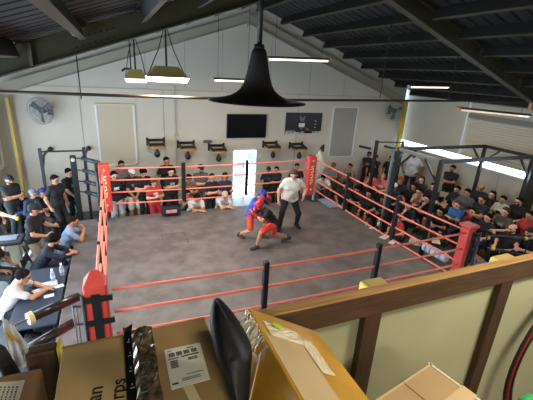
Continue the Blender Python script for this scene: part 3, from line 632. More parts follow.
# sag rods and braces under the roof
br = MB(); a = ony(45, 4, 5.2); b = ony(74, 36, 6.1); br.bar(a, b, .02, .008)
struct(br, 'ceiling_brace_strip', mat('pale strapping', srgb('#b5a98c'), .5))
br = MB(); br.bar(ony(70,-2,5.6), ony(84,24,6.25), .10, .06)
struct(br, 'ceiling_brace_beam', gf)

# ------------------------------------------------------------------ hanging pipe with its rods
pts = [ony(x, y, 6.45) for x, y in ((-6,91.6),(60,93.6),(130,96),(200,98),(300,100),(400,100.6),(470,101),(545,101.4))]
pipe = thing('hanging_pipe', 'long thin pipe hanging across the whole hall under the roof frames', 'pipe', pts[3])
MB().tube(pts, .024, 8).build('pipe', mat('brown iron pipe', srgb('#3f3526'), .5, .3), pipe, smooth=True)
for px in (81, 380, 449, 499):
    x = ony(px, 97, 6.45).x; zz = ony(px, 97, 6.45).z
    MB().tube([(x,6.45,zz-.03),(x,6.45,zr(x)+.34)], .009, 6).build('hanger_rod', mat('dark rod', srgb('#25231f'), .5, .4), pipe)

# ------------------------------------------------------------------ horn shaped pendant lamp
c = ray(257, 99.5)*4.5 + EYE; R0 = .61; hh = .585
lamp = thing('pendant_lamp', 'huge black horn-shaped pendant with wide flared rim hanging over the ring', 'lamp', c)
prof = [(R0,-.03),(R0,-.018),(.52,-.004),(.42,.014),(.33,.04),(.265,.075),(.215,.12),(.182,.175),(.160,.24),(.140,.31),(.122,.39),(.105,.47),(.090,hh-.03),(.072,hh),(.04,hh+.01),(0,hh+.012)]
blk = mat('matte black metal shade', srgb('#1e1b18'), .55, var=.15, scale=6)
MB().lathe(prof, c, 40).lathe([(R0,-.03),(.45,-.02),(.2,.0),(0,.05)], c, 40).build('shade', blk, lamp, smooth=True)
MB().tube([(c.x,c.y,c.z+hh),(c.x-.005,c.y,zr(c.x)+.36)], .032, 12).build('pole', blk, lamp, smooth=True)
MB().lathe([(.0,.06),(.06,.05),(.065,0),(.05,-.03),(.0,-.03)], (c.x,c.y,c.z+hh+.0), 16).build('collar', blk, lamp, smooth=True)

# ------------------------------------------------------------------ ceiling lights
tube_on = mat('lit tube', (1,.95,.84), .4, emit=9); hood = mat('yellowed enamel hood', srgb('#a99a5f'), .45); rod = mat('dark rod', srgb('#25231f'), .5, .4)
def area(loc, sx, sy, e, col=(1,.89,.74), rot=(0,0,0)):
    l = bpy.data.lights.new('tube_light', 'AREA'); l.shape = 'RECTANGLE'; l.size = sx; l.size_y = sy; l.energy = e; l.color = col
    o = bpy.data.objects.new('tube_light', l); COL.objects.link(o); o.location = loc; o.rotation_euler = rot; return o
def highbay(cx, cy, cz, L, W, label, lit=1, power=95):
    t = thing('high_bay_light', label, 'light', (cx,cy,cz)); h = .17
    a = [(-L/2,-W/2,0),(L/2,-W/2,0),(L/2,W/2,0),(-L/2,W/2,0),(-L*.27,-W*.22,h),(L*.27,-W*.22,h),(L*.27,W*.22,h),(-L*.27,W*.22,h)]
    a = [Vector(p)+Vector((cx,cy,cz)) for p in a]
    MB().add(a, [(0,1,5,4),(1,2,6,5),(2,3,7,6),(3,0,4,7),(4,5,6,7)]).build('hood', hood, t)
    m = MB()
    for i in range(4): y = cy-W*.36+i*W*.24; m.tube([(cx-L*.47,y,cz-.012),(cx+L*.47,y,cz-.012)], .018, 8)
    MB().add([Vector((cx+sx*L*f,cy+sy*W*f,cz-zz)) for f,zz in ((.5,0),(.44,.075)) for sx,sy in ((-1,-1),(1,-1),(1,1),(-1,1))],[(0,1,5,4),(1,2,6,5),(2,3,7,6),(3,0,4,7),(4,5,6,7)]).build('diffuser', tube_on if lit else mat('dim diffuser', (1,.9,.7), .4, emit=.9), t)
    if 0: m.build('tubes', tube_on if lit else mat('unlit tube', srgb('#cfc8b0'), .3), t)
    for sx in (-1, 1): MB().tube([(cx+sx*L*.45,cy,cz+.03),(cx+sx*.12,cy,cz+.42),(cx+sx*.02,cy,cz+.75)], .008, 5).build('chain', rod, t)
    MB().tube([(cx,cy,cz+h),(cx,cy,zr(cx)+.34)], .016, 8).build('stem', rod, t)
    area((cx,cy,cz-.10), L*.9, W*.9, power); return t
a, b = ony(146,76,6.5), ony(187,76,6.5)
highbay((a.x+b.x)/2, 6.5, a.z, b.x-a.x, .42, 'lit high bay light with yellowed hood hanging at the upper left', 1, 130)
a, b = ony(127,78,7.9), ony(150,78,7.9)
highbay((a.x+b.x)/2-.05, 7.9, a.z, .42, .3, 'smaller-looking high bay light hanging just behind the bright one', 0, 30)
hk = ony(131,70,8.4)
tag(MB().tube([(hk.x-.18,8.4,hk.z-.03),(hk.x-.12,8.4,hk.z+.02),(hk.x,8.4,hk.z+.02),(hk.x+.03,8.4,hk.z-.02)], .022, 8).tube([(hk.x,8.4,hk.z),(hk.x,8.4,zr(hk.x)+.34)], .012, 6).build('ceiling_hook', rod), 'black curved hook hanging left of the high bay lights', 'hook')
def strip(p0, p1, label, lit=1, on=None, e=34):
    p0, p1 = Vector(p0), Vector(p1); mid = (p0+p1)/2
    t = thing('strip_light', label, 'light', mid)
    d = (p1-p0).normalized(); s = d.cross(Vector((0,0,1)))
    MB().bar(p0+Vector((0,0,.04)), p1+Vector((0,0,.04)), .12, .05).build('housing', mat('strip light housing', srgb('#3c3a34'), .5), t)
    MB().tube([p0-s*.025, p1-s*.025], .022, 8).tube([p0+s*.025, p1+s*.025], .022, 8).build('tubes', on or mat('dim lit tube', (1,.93,.76), .4, emit=2.2), t)
    for f in (.12, .88):
        q = p0.lerp(p1, f); MB().tube([(q.x,q.y,q.z+.06),(q.x,q.y,zr(q.x)+.34)], .005, 5).build('suspension_wire', rod, t)
    if e: area(mid+Vector((0,0,-.06)), (p1-p0).length*.95, .1, e)
    for q in (p0, p1): MB().cbox(q+Vector((0,0,.01)), (.05,.12,.07)).build('end_cap', mat('tan end cap', srgb('#c2a877'), .5), t)
    return t
strip(ony(213,80,9), ony(252,81.5,9), 'strip light partly hidden behind the horn-shaped pendant')
strip(ony(267,59,8), ony(328,61,8), 'long lit strip light right of the horn-shaped pendant')
strip(ony(409,87,8.6), ony(448,87.5,8.6), 'small strip light hanging above the far right corner')
p0 = ony(458,109.5,6.0); strip(p0, ony(528,116.5,6.0), 'long tan strip light hanging by the right wall shutters', on=mat('warm dim tube', (1,.82,.55), .4, emit=.55))
tag(MB().cbox(ony(531,107,6.3), (.10,.08,.2)).build('junction_box', mat('tan box', srgb('#c8a87e'), .5)), 'tan box on the hanging pipe at the right photo edge', 'box')

# ------------------------------------------------------------------ things on the far wall
def wallq(x0, y0, x1, y1, dy=0.0): a = ony(x0, y0, YF-dy); b = ony(x1, y1, YF-dy); return a.x, a.z, b.x, b.z
x0, z0, x1, z1 = wallq(227,114,265.5,137.5,.08)
tv = thing('television', 'large black flat television on the far wall left of the boxing poster', 'television', ((x0+x1)/2, YF-.04, z1))
MB().box((x0,YF-.10,z1),(x1,YF-.04,z0)).build('casing', mat('tv casing', srgb('#101114'), .4), tv, bevel=.008)
MB().box((x0+.02,YF-.104,z1+.025),(x1-.02,YF-.10,z0-.02)).build('screen', mat('dark screen', srgb('#05060b'), .4, spec=.2), tv)
MB().cbox(((x0+x1)/2,YF-.02,(z0+z1)/2),(.3,.04,.3)).build('bracket', bo, tv)
x0, z0, x1, z1 = wallq(286.5,112.5,320.5,134,.03)
po = thing('wall_poster', 'dark photo poster of a boxer above a white ring on the far wall', 'poster', ((x0+x1)/2, YF, z1))
W_, H_ = x1-x0, z0-z1; Yp = YF-.03
MB().box((x0,Yp,z1),(x1,YF,z0)).build('panel', mat('black poster', srgb('#17171b'), .35), po)
m = MB()
def pr(u0, v0, u1, v1, mi): m.box((x0+u0*W_,Yp-.004,z1+v0*H_),(x0+u1*W_,Yp,z1+v1*H_), mi)
pr(0,0,1,.14,0); pr(.36,.34,.52,.52,1); pr(.39,.6,.5,.78,2); pr(.37,.72,.41,.86,2); pr(.48,.7,.52,.84,2); pr(.41,.2,.46,.34,2); pr(.02,.13,.26,.2,2); pr(.3,.1,.44,.24,3); pr(.52,.05,.74,.17,4); pr(.56,.14,.64,.3,2)
for v in (.3,.45,.6): pr(.8,v,.83,v+.04,1)
for q in range(9): pr(.08+q*.1,.04+.03*(q%3),.13+q*.1,.09+.03*(q%3),3 if q % 2 else 4)
m.build('printed_picture', [mat('print white', srgb('#b9b8b4'), .5), mat('print light', srgb('#dadad6'), .5), mat('print grey', srgb('#6d6d6f'), .5), mat('print black', srgb('#1b1b1d'), .5), mat('print red', srgb('#8f2a30'), .5)], po)
# blinds
def blind(c1, c2, c3, c4, label, m):
    L0, T0 = ony(*c1, YF-.03), ony(*c2, YF-.03); B0 = ony(*c3, YF-.03)
    xl, xr, zt, zb = L0.x, T0.x, max(L0.z, T0.z)-.02, B0.z
    t = thing('window_blind', label, 'blind', ((xl+xr)/2, YF, zb)); fr = mat('white painted frame', srgb('#d9dce0'), .5)
    MB().box((xl+.05,YF-.03,zb+.04),(xr-.05,YF-.01,zt-.03)).build('shade', m, t)
    MB().box((xl,YF-.05,zb),(xl+.055,YF,zt)).build('frame_side', fr, t); MB().box((xr-.055,YF-.05,zb),(xr,YF,zt)).build('frame_side', fr, t)
    MB().box((xl,YF-.06,zt-.04),(xr,YF,zt)).build('head_box', c4, t); MB().box((xl,YF-.05,zb),(xr,YF,zb+.04)).build('bottom_bar', fr, t)
blind((94,104),(134,103.5),(120,163),mat('beige head box', srgb('#c2b79c'), .6),'tall beige blind with white side rails on the far wall, left','') if 0 else None
blind((94,104),(134,103.5),(120,165),mat('beige head box', srgb('#c9bd9f'), .6),'tall beige blind with white side rails left of the high bay lights',mat('beige shade', srgb('#bfb49b'), .8))
blind((333.5,106),(359,107),(342,157),mat('white painted frame', srgb('#d9dce0'), .5),'tall grey blind in a white frame right of the boxing poster',mat('grey shade', srgb('#9d9a8f'), .8))
# doorway: frame, glazed leaf and the sheets stuck on it
dw = thing('door_2', None, None, ((dx0+dx1)/2, YF, FLOOR)); tag(dw, kind='structure')
fw = MB(); wf_ = mat('white door frame', srgb('#e4e8ee'), .5)
fw.box((dx0,YF-.02,FLOOR),(dx0+.05,YF+.18,dzt)); fw.box((dx1-.05,YF-.02,FLOOR),(dx1,YF+.18,dzt)); fw.box((dx0,YF-.02,dzt-.05),(dx1,YF+.18,dzt))
fw.box(((dx0+dx1)/2-.02,YF+.05,FLOOR),((dx0+dx1)/2+.02,YF+.09,dzt)); fw.box((dx0,YF+.05,.55),(dx1,YF+.09,.60))
fw.build('door_frame', wf_, dw)
DW = dx1-dx0
def sheet(u0, v0, u1, v1, h, lab):
    o = MB().box((dx0+u0*DW,YF+.035,dzt-v1*2.0),(dx0+u1*DW,YF+.045,dzt-v0*2.0)).build('paper_sheet', mat('sheet '+h, srgb(h), .7, trans=.75)); tag(o, lab, 'paper')
sheet(.2,.18,.50,.36,'#9db0cf','pale blue sheet on the doorway glass, left of centre')
sheet(.62,.06,.80,.2,'#8fb4d8','small blue sheet at the top right of the doorway glass')
sheet(.74,.18,.92,.32,'#a7d3cf','pale green sheet right of the blue one on the doorway glass')
sheet(.10,.42,.46,.56,'#8fa0c8','wide lavender-blue sheet on the doorway glass behind the second rope')
sheet(.08,.07,.3,.14,'#c9bfd6','narrow mauve sheet at the top left of the doorway glass')
for px, lab in ((227.7,'white switch plate on the far wall left of the bright doorway'),(260,'white switch plate on the far wall right of the bright doorway'),(131,'small grey socket box on the far wall under the beige blind')):
    a = ony(px, 156 if px > 200 else 150, YF)
    t = thing('wall_switch', lab, 'switch', a); MB().cbox(a-Vector((0,.008,0)),(.09,.016,.14)).build('plate', mat('switch plate', srgb('#d2ccbd'), .5), t); MB().cbox(a-Vector((0,.02,0)),(.03,.014,.06)).build('rocker', wf_, t)
cp = ony(175.5,137,YF)
tag(MB().tube([(cp.x,YF-.03,3.2),(cp.x,YF-.03,FLOOR+.3)], .022, 8).cbox((cp.x,YF-.05,cp.z),(.12,.1,.16)).build('conduit', mat('painted conduit', srgb('#b7b1a0'), .5), smooth=False), 'thin painted conduit with a small box running down the far wall between speed bags', 'conduit')
# speed bag platforms
def speedbag(px, py, lab, w=1.0):
    a = ony(px, py, YF-.38); t = thing('speed_bag_rack', lab, 'speed bag', (a.x, YF, a.z))
    MB().lathe([(0,.0),(.29,.0),(.30,.01),(.30,.04),(.29,.05),(0,.05)], (a.x,YF-.36,a.z-.02), 28).build('round_board', wood('speed board', srgb('#c49a5e'), srgb('#a97e46')), t)
    bk = mat('black powder coat', srgb('#16171a'), .45)
    for s in (-1, 1):
        MB().box((a.x+s*.26-.03,YF-.04,a.z-.04),(a.x+s*.26+.03,YF,a.z+.22)).build('wall_bar', bk, t)
        MB().bar((a.x+s*.26,YF-.02,a.z+.1),(a.x+s*.20,YF-.50,a.z+.06),.05,.07).build('arm', bk, t)
    MB().box((a.x-.26,YF-.05,a.z+.10),(a.x+.26,YF-.02,a.z+.18)).bar((a.x-.2,YF-.36,a.z+.07),(a.x+.2,YF-.36,a.z+.07),.10,.06).build('cross_bar', bk, t)
    bg = MB().lathe([(0,-.02),(.02,-.03),(.03,-.08),(.075,-.16),(.098,-.23),(.085,-.29),(.04,-.33),(0,-.335)], (a.x,YF-.36,a.z-.02), 18).build('speed_bag', mat('black leather', srgb('#141416'), .35), t, smooth=True)
    MB().lathe([(0,-.21),(.0,-.2),(.03,-.205)], (a.x,YF-.36,a.z-.04), 8).build('swivel', bk, bg) if 0 else None
speedbag(157,146.5,'leftmost speed bag platform, bracket and round board on the far wall')
speedbag(188,149,'second speed bag platform from the left on the far wall')
speedbag(219,151.5,'speed bag platform just left of the bright doorway')
speedbag(273.5,148.5,'speed bag platform just right of the bright doorway')
speedbag(300,149.5,'rightmost speed bag platform beside the far red corner pad')
cam_ = ony(207.5,141.5,YF-.1)
tag(MB().tube([(cam_.x-.14,YF-.1,cam_.z),(cam_.x+.14,YF-.1,cam_.z)], .05, 10).box((cam_.x-.03,YF-.08,cam_.z-.03),(cam_.x+.03,YF,cam_.z+.03)).build('wall_speaker', mat('grey plastic', srgb('#55585a'), .5)), 'small grey cylinder fixture on the far wall above the second speed bag platform', 'fixture')
# wall fans
def fan(px, py, lab, dirx):
    a = ony(px, py, YF-.42); t = thing('wall_fan', lab, 'fan', (a.x, YF, a.z)); ax = Vector((dirx, -1, -.12)).normalized(); c = Vector(a)
    X = ax.cross(Vector((0,0,1))).normalized(); Z = X.cross(ax); R = .36; cg = mat('fan cage steel', srgb('#8d9196'), .4, .4)
    cage = MB()
    for rr, o in ((R,0),(R,.09),(R*.72,.11),(R*.42,.125),(R*.8,-.06)):
        cage.tube([c+ax*o+X*rr*math.cos(q*math.pi/14)+Z*rr*math.sin(q*math.pi/14) for q in range(29)], .006, 5)
    for q in range(28):
        an = q*math.pi/14; dv = X*math.cos(an)+Z*math.sin(an); cage.tube([c+ax*.125+dv*.05, c+ax*.11+dv*R*.7, c+ax*.09+dv*R, c+dv*R, c-ax*.06+dv*R*.8, c-ax*.1+dv*.1], .0032, 4)
    cage.build('cage', cg, t)
    bl_ = MB()
    for q in range(3):
        an = q*2.094+.5; dv = X*math.cos(an)+Z*math.sin(an); tv_ = ax.cross(dv)
        pts_ = [c+dv*.05-tv_*.04-ax*.02, c+dv*.31-tv_*.11-ax*.03, c+dv*.33+tv_*.05+ax*.03, c+dv*.05+tv_*.04+ax*.02]
        bl_.prism(pts_, ax*.006)
    bl_.build('blades', mat('fan blade', srgb('#4b4f55'), .5), t)
    MB().tube([c-ax*.22, c+ax*.02], .085, 14).build('motor', mat('fan motor', srgb('#3a3c40'), .5), t, smooth=True)
    MB().tube([c-ax*.2, (c.x-ax.x*.3, YF-.02, c.z-.05)], .025, 8).box((c.x-ax.x*.3-.07,YF-.03,c.z-.17),(c.x-ax.x*.3+.07,YF,c.z+.08)).build('wall_arm', mat('fan motor', srgb('#3a3c40'), .5), t)
fan(41.5,110.5,'round caged wall fan at the left end of the far wall',-.62)
fan(394.5,111,'round caged wall fan beside the far right yellow column',-.35)
# ------------------------------------------------------------------ boxing ring
GX0, GX1, GY0, GY1 = -.34, 5.506, 3.845, 9.19
PX0, PX1, PY0, PY1 = -1.02, 6.15, 3.25, 9.43
ring = thing('boxing_ring', 'boxing ring with grey canvas, coral red ropes and red corner pads filling the hall', 'boxing ring', ((PX0+PX1)/2, (PY0+PY1)/2, FLOOR))
canv = mat('grey ring canvas', srgb('#746d6b'), .5, var=.0, col2=srgb('#5a5351'), scale=3.2, bump=.04)
MB().box((PX0,PY0,-.05),(PX1,PY1,0)).build('canvas', canv, ring, bevel=.012)
MB().box((PX0+.02,PY0+.02,-.60),(PX1-.02,PY1-.02,-.05)).build('skirt', mat('black ring skirt', srgb('#1b1d22'), .7), ring)
MB().box((PX0+.1,PY0+.1,FLOOR),(PX1-.1,PY1-.1,-.60)).build('base_frame', mat('ring steel', srgb('#2c2d30'), .5, .5), ring)
# faint printed box on the canvas
a = [onz(*p,0) for p in ((161,234),(185.5,232),(188,243),(164,246))]
xa, xb, ya, yb = (a[0].x+a[3].x)/2, (a[1].x+a[2].x)/2, (a[2].y+a[3].y)/2, (a[0].y+a[1].y)/2; lm = mat('faint canvas print', srgb('#5f5653'), .6)
m = MB()
for q in (((xa,ya),(xa+.03,yb)),((xb-.03,ya),(xb,yb)),((xa,yb-.03),(xb,yb))): m.box((*q[0],.0),(*q[1],.003))
for q in range(4): m.box((xa+.12,ya+.08+q*.1,0),(xa+.55+.05*(q%2),ya+.10+q*.1,.003), 0)
m.build('canvas_print', lm, ring)
red = mat('coral red vinyl', srgb('#c9453a'), .45, var=.05, scale=5); rpm = mat('coral rope cover', srgb('#f0806c'), .4); bkv = mat('black strap', srgb('#121214'), .5)
wht = mat('cream print', srgb('#f0dfae'), .5); post_w = mat('white post paint', srgb('#d5d5d3'), .4)
HS = (1.37, 1.07, .76, .46)
def corner(x, y, sx, sy, face, ctop, logo=None, straps=(), h=.12):
    ox, oy = (x+sx*.14, y+sy*.14) if sy > 0 else (x+sx*.13, y+sy*.10)      # post just outside the rope corner
    post = MB().tube([(ox,oy,-.02),(ox,oy,1.50 if sy > 0 else 1.40)], .045 if sy > 0 else .02, 14).build('corner_post', post_w if (sx, sy) == (1, 1) else mat('dark post', srgb('#2a2a2e'), .4), ring, smooth=True)
    MB().box((ox-.11,oy-.11,0),(ox+.11,oy+.11,.02)).build('post_foot', mat('dark post', srgb('#2a2a2e'), .4), post)
    cx, cy = x-sx*.02+(-.02 if (sx, sy) == (-1, -1) else -.13 if (sx, sy) == (1, 1) else 0), y-sy*.02; z0, z1 = .30, 1.50
    pad = MB().box((cx-h,cy-h,z0),(cx+h,cy+h,z1)).build('corner_pad', red, post, bevel=.022)
    if ctop == 2: MB().box((cx-h-.03,cy-h-.03,z1-.03),(cx+h+.03,cy+h+.03,z1+.02)).build('pad_top', red, post, bevel=.015)
    if ctop == 1: MB().add([(cx-h,cy-h,z1-.02),(cx+h,cy-h,z1-.02),(cx+h,cy+h,z1-.02),(cx-h,cy+h,z1-.02),(cx-.04,cy+h*.6,z1+.10),(cx+.04,cy+h*.6,z1+.10)],[(0,1,5,4),(1,2,5),(2,3,4,5),(3,0,4)]).build('pad_top', red, post, bevel=.01)
    if logo:
        M = frame((cx, cy-h-.006, (z0+z1)/2+.02), (0,0,-1) if logo == 1 else (0,0,-1), (1,0,0))
        text('RIVAL', .17, wht, 'pad_lettering', post, M) if 0 else None
        g = MB(); Yl = cy-h-.008
        def st(u, v, du, dv): g.box((cx+u-du/2,Yl,v-dv/2),(cx+u+du/2,Yl+.008,v+dv/2))
        for zc in (z1-.14, z0+.17):   # small winged crest top and bottom
            g.prism([(cx-.05,Yl,zc+.03),(cx-.02,Yl,zc-.01),(cx,Yl,zc-.04),(cx,Yl,zc-.01)], (0,.008,0)); g.prism([(cx+.05,Yl,zc+.03),(cx+.02,Yl,zc-.01),(cx,Yl,zc-.04),(cx,Yl,zc-.01)], (0,.008,0)); st(0,zc+.02,.025,.04)
        # vertical slanted lettering strokes
        zt = z1-.30
        for q, (a_, b_) in enumerate(((.05,.07),(.06,.05),(.04,.07),(.06,.04),(.05,.06),(.06,.07),(.045,.05))):
            zc = zt-q*.085; g.prism([(cx-a_,Yl,zc-.025),(cx+b_*.6,Yl,zc+.005),(cx+b_*.6,Yl,zc+.03),(cx-a_,Yl,zc+.0)], (0,.008,0)); st(-.02+.04*(q%2), zc-.03, .02, .04)
        g.build('pad_lettering', wht, post)
    for f in straps:
        if f == 'y': # faces the camera side (-Y)
            s_ = MB(); s_.box((cx-.045,cy-h-.010,z0-.02),(cx+.045,cy-h,z1-.10))
            for z in (HS[0]-.03, HS[1]-.03, HS[2]-.03, HS[3]-.02): s_.box((cx-h-.01,cy-h-.016,z-.035),(cx+h+.05,cy-h+.01,z+.035))
            s_.build('pad_strap', bkv, post)
        if f == 's':
            s_ = MB(); s_.box((cx+h*.1,cy-h-.010,z0-.02),(cx+h*.75,cy-h,z1-.10)); s_.build('pad_strap', bkv, post)
    for z in HS:
        MB().tube([(ox,oy,z),(x-sx*.0,y-sy*.0,z)], .014, 8).build('turnbuckle', mat('steel', srgb('#8d8f92'), .3, .9), post)
corner(GX0,GY1,-1,1,'y',0,1)
corner(GX1,GY1,1,1,'y',0,1)
corner(GX0,GY0,-1,-1,'y',1,None,('y',))
corner(GX1,GY0,1,-1,'x',2,None,('s',),.088)
def sag(a, b, s=.03, n=13):
    a, b = Vector(a), Vector(b); return [a.lerp(b, i/(n-1))-Vector((0,0,s*4*(i/(n-1))*(1-i/(n-1)))) for i in range(n)]
ends = {'far': ((GX0+.1,GY1,0),(GX1-.1,GY1,0)), 'near': ((GX0+.17,GY0,0),(GX1-.12,GY0,0)), 'left': ((GX0,GY0+.12,0),(GX0,GY1-.12,0)), 'right': ((GX1,GY0+.12,0),(GX1,GY1-.12,0))}
for k, (a, b) in ends.items():
    for z in HS: MB().tube(sag((a[0],a[1],z),(b[0],b[1],z), .045), .019, 8).build('rope', rpm, ring, smooth=True)
def tie(x, y, w=.07, top=1.44, bot=.40, dx=0):
    MB().box((x-w/2,y-w/2-.0,bot),(x+w/2,y+w/2,top)).build('rope_tie', bkv, ring, bevel=.01)
for px in (183.5, 246.5): p = ony(px, 180, GY1); tie(p.x, GY1, .10 if px < 200 else .08)
for px, py in ((265,285),(376,265)): p = ony(px, py, GY0); tie(p.x, GY0, .075, 1.42, .38)
for px, py in ((347,190),(396,215)): p = onx(px, py, GX1); tie(GX1, p.y, .085)
for yy in (5.1, 6.5, 7.9): MB().box((GX0-.021,yy-.02,.44),(GX0+.021,yy+.02,1.39)).build('rope_tie', bkv, ring, bevel=.008)
# white towel and round seat behind the far right post, stool mat on the apron
a = ony(320.5,165,GY1+.42)
tag(MB().tube([(a.x-.10,a.y,1.52),(a.x-.05,a.y,1.30),(a.x-.02,a.y,1.05),(a.x-.05,a.y,.82),(a.x-.06,a.y,.62)], [.03,.10,.16,.13,.07], 14).build('hanging_robe', cm('#d9d7d3'), smooth=True), 'white robe hanging behind the far red corner pad, round at the middle', 'robe')
a = onz(325,203,0); tag(MB().cbox((a.x+.1,a.y-.1,.03),(.42,.75,.05)).build('floor_mat', cm('#8497b5'), bevel=.015), 'pale blue mat lying on the apron at the far right corner of the ring', 'mat')
# black holder above robe
a = ony(322,156,GY1+.46); tag(MB().tube([(a.x,a.y,1.5),(a.x+.02,a.y,1.72)], [.05,.035], 10).bar((a.x-.09,a.y,1.58),(a.x+.02,a.y,1.70),.05,.05).build('bucket_holder', bkv), 'black bracket sticking up above the white robe behind the corner pad', 'bracket')

# clutter on the right apron
def paper(px, py, w, d, rot, m, lab, cat='paper', z=0.004, h=.006, nm='paper'):
    c = onz(px, py, z); M = Matrix.Translation((c.x, c.y, z+h/2)) @ Matrix.Rotation(rot, 4, 'Z')
    return tag(MB().cbox((0,0,0),(w,d,h),0,M).build(nm, m), lab, cat)
def bottle(x, y, z, lab, lie=None, cap='#e8eef5', nm='water_bottle'):
    t = thing(nm, lab, 'bottle', (x, y, z)); pr_ = [(0,0),(.031,.002),(.033,.02),(.033,.12),(.031,.14),(.024,.165),(.013,.185),(.013,.195)]
    gl = mat('clear plastic', (.80,.88,.95), .12, trans=.6)
    if lie is None:
        MB().lathe(pr_, (x,y,z), 16).build('body', gl, t, smooth=True); MB().lathe([(.034,.06),(.0345,.065),(.0345,.11),(.034,.115)], (x,y,z), 16).build('wrapper', cm('#cdd7e8'), t, smooth=True)
        MB().lathe([(.0,.215),(.015,.215),(.016,.19),(.0,.19)], (x,y,z), 12).build('cap', cm(cap), t)
    else:
        d = Vector((math.cos(lie), math.sin(lie), 0)); MB().tube([Vector((x,y,z+.034))+d*q for _, q in pr_[1:]], [r for r, _ in pr_[1:]], 14).build('body', gl, t, smooth=True)
        MB().tube([Vector((x,y,z+.034))+d*.19, Vector((x,y,z+.034))+d*.215], .016, 10).build('cap', cm(cap), t)
    return t
wp = cm('#dcdde2')
paper(385,237,.30,.16,.3,wp,'white sheet lying on the right apron before the red-tee child'); paper(392,242.5,.22,.12,.5,wp,'smaller white sheet beside the rope on the right apron')
paper(372,228,.16,.10,.2,wp,'small white card on the right apron farthest toward the corner')
c = onz(366,226,0); bottle(c.x, c.y, 0, 'clear bottle lying on the right apron', .8)
c = onz(378,226,0); bottle(c.x, c.y, 0, 'clear bottle standing on the right apron edge near the small white card')
# pale roll and patterned towel on the right apron
def bundle(pa, pb, r, m, nm, lab, cat, m2=None):
    a, b = onz(*pa, r), onz(*pb, r); t = thing(nm, lab, cat, ((a.x+b.x)/2,(a.y+b.y)/2,0)); d = (b-a).normalized()
    k = [a, a.lerp(b,.03), a.lerp(b,.5), a.lerp(b,.97), b]; MB().tube(k, [r*.8,r,r*1.04,r,r*.8], 16).build('roll', m, t, smooth=True)
    if m2:
        g = MB()
        for q in (.15,.36,.57,.78): g.tube([a.lerp(b,q), a.lerp(b,q+.05)], r*1.07, 16, caps=False)
        g.build('printed_band', m2, t, smooth=True)
bundle((424,246),(447,259),.10,cm('#d9d6e6'),'rolled_towel','white rolled towel with blue print lying on the right apron','towel',cm('#8d93c4'))
bundle((410,240),(421,244),.085,cm('#b3a793'),'paper_bag','beige rolled bag on the right apron beside the printed towel','bag')
a = onz(434,239,.1); tag(MB().add([(a.x-.05,a.y,0.003),(a.x+.10,a.y-.14,0.003),(a.x+.14,a.y-.07,.003),(a.x,a.y+.05,.12),(a.x+.12,a.y-.06,.09)],[(0,1,2),(0,1,4,3),(1,2,4),(2,0,3,4)]).build('folded_cloth', cm('#e8cfae')), 'cream cloth heap standing behind the printed rolled towel', 'cloth')
# backpack on the far canvas edge
a = onz(169,210,0); t = thing('backpack', 'dark backpack with a pink panel lying on the far canvas edge', 'backpack', (a.x, 9.22, 0))
M = Matrix.Translation((a.x, 9.22, .13)); MB().cbox((0,0,0),(.50,.30,.26),0,M).build('body', cm('#15151f'), t, bevel=.09)
MB().cbox((0,-.15,.03),(.28,.02,.09),0,M).build('panel', cm('#c08a90'), t, bevel=.008); MB().tube([(a.x-.08,9.22,.25),(a.x,9.22,.31),(a.x+.08,9.22,.25)], .012, 8).build('handle', cm('#15151f'), t)

# ------------------------------------------------------------------ judge's table by the ring
tx0, tx1, ty0, ty1, tz = -1.72, -1.06, 5.35, 7.15, FLOOR+.74
tb = thing('judges_table', 'dark folding table at the ring edge with papers and water bottles', 'table', ((tx0+tx1)/2,(ty0+ty1)/2,FLOOR))
MB().box((tx0,ty0,tz-.03),(tx1,ty1,tz)).build('tabletop', mat('dark table cloth', srgb('#2a3142'), .6, var=.1), tb, bevel=.006)
for x in (tx0+.05, tx1-.05):
    for y in (ty0+.08, ty1-.08): MB().tube([(x,y,FLOOR),(x,y,tz-.03)], .015, 8).build('leg', bkv, tb)
MB().box((tx0+.02,ty0+.02,FLOOR+.1),(tx0+.03,ty1-.02,tz-.03)).build('side_cloth', mat('dark table cloth', srgb('#2a3142'), .6, var=.1), tb)
def onT(px, py): return onz(px, py, tz)
def tpaper(px, py, w, d, rot, lab, m=wp):
    c = onT(px, py); M = Matrix.Translation((c.x, c.y, tz+.003)) @ Matrix.Rotation(rot, 4, 'Z'); tag(MB().cbox((0,0,0),(w,d,.004),0,M).build('score_sheet', m), lab, 'paper')
tpaper(49,284,.26,.17,.2,'large white score sheet on the table under the clear bottle'); tpaper(41,290,.24,.15,.5,"white score sheet under the glasses man's hands")
tpaper(58,286.5,.18,.10,.3,'small white slip at the ring side of the table'); tpaper(49,296,.15,.09,.15,'small white slip nearest the table front')
for px, py, lab in ((53.5,281,'clear water bottle on the table nearer the glasses man'),(62.5,275,'clear water bottle on the table nearer the navy-hoodie man')):
    c = onT(px, py); b_ = bottle(c.x, c.y, tz, lab); b_.scale = (1.15,1.15,1.15)
# tan folding chair, pale empty chair on the right
def free_chair(px, py, look, m, lab, z=None):
    c = thing('folding_chair', lab, 'chair'); chair_parts(c, mat('chair steel', srgb('#26272b'), .35, .6), m); q = onz(px, py, FLOOR+.72)
    c.location = (q.x, q.y, FLOOR); c.rotation_euler = (0,0,heading(look[0]-q.x, look[1]-q.y))
free_chair(39,246,(2,7.4),mat('tan chair vinyl', srgb('#a89a78'), .5),'tan folding chair behind the navy-hoodie man')
free_chair(443,196,(3.5,6),mat('pale chair plastic', srgb('#c9c5a8'), .5),'pale cream empty chair right of the near rig post')
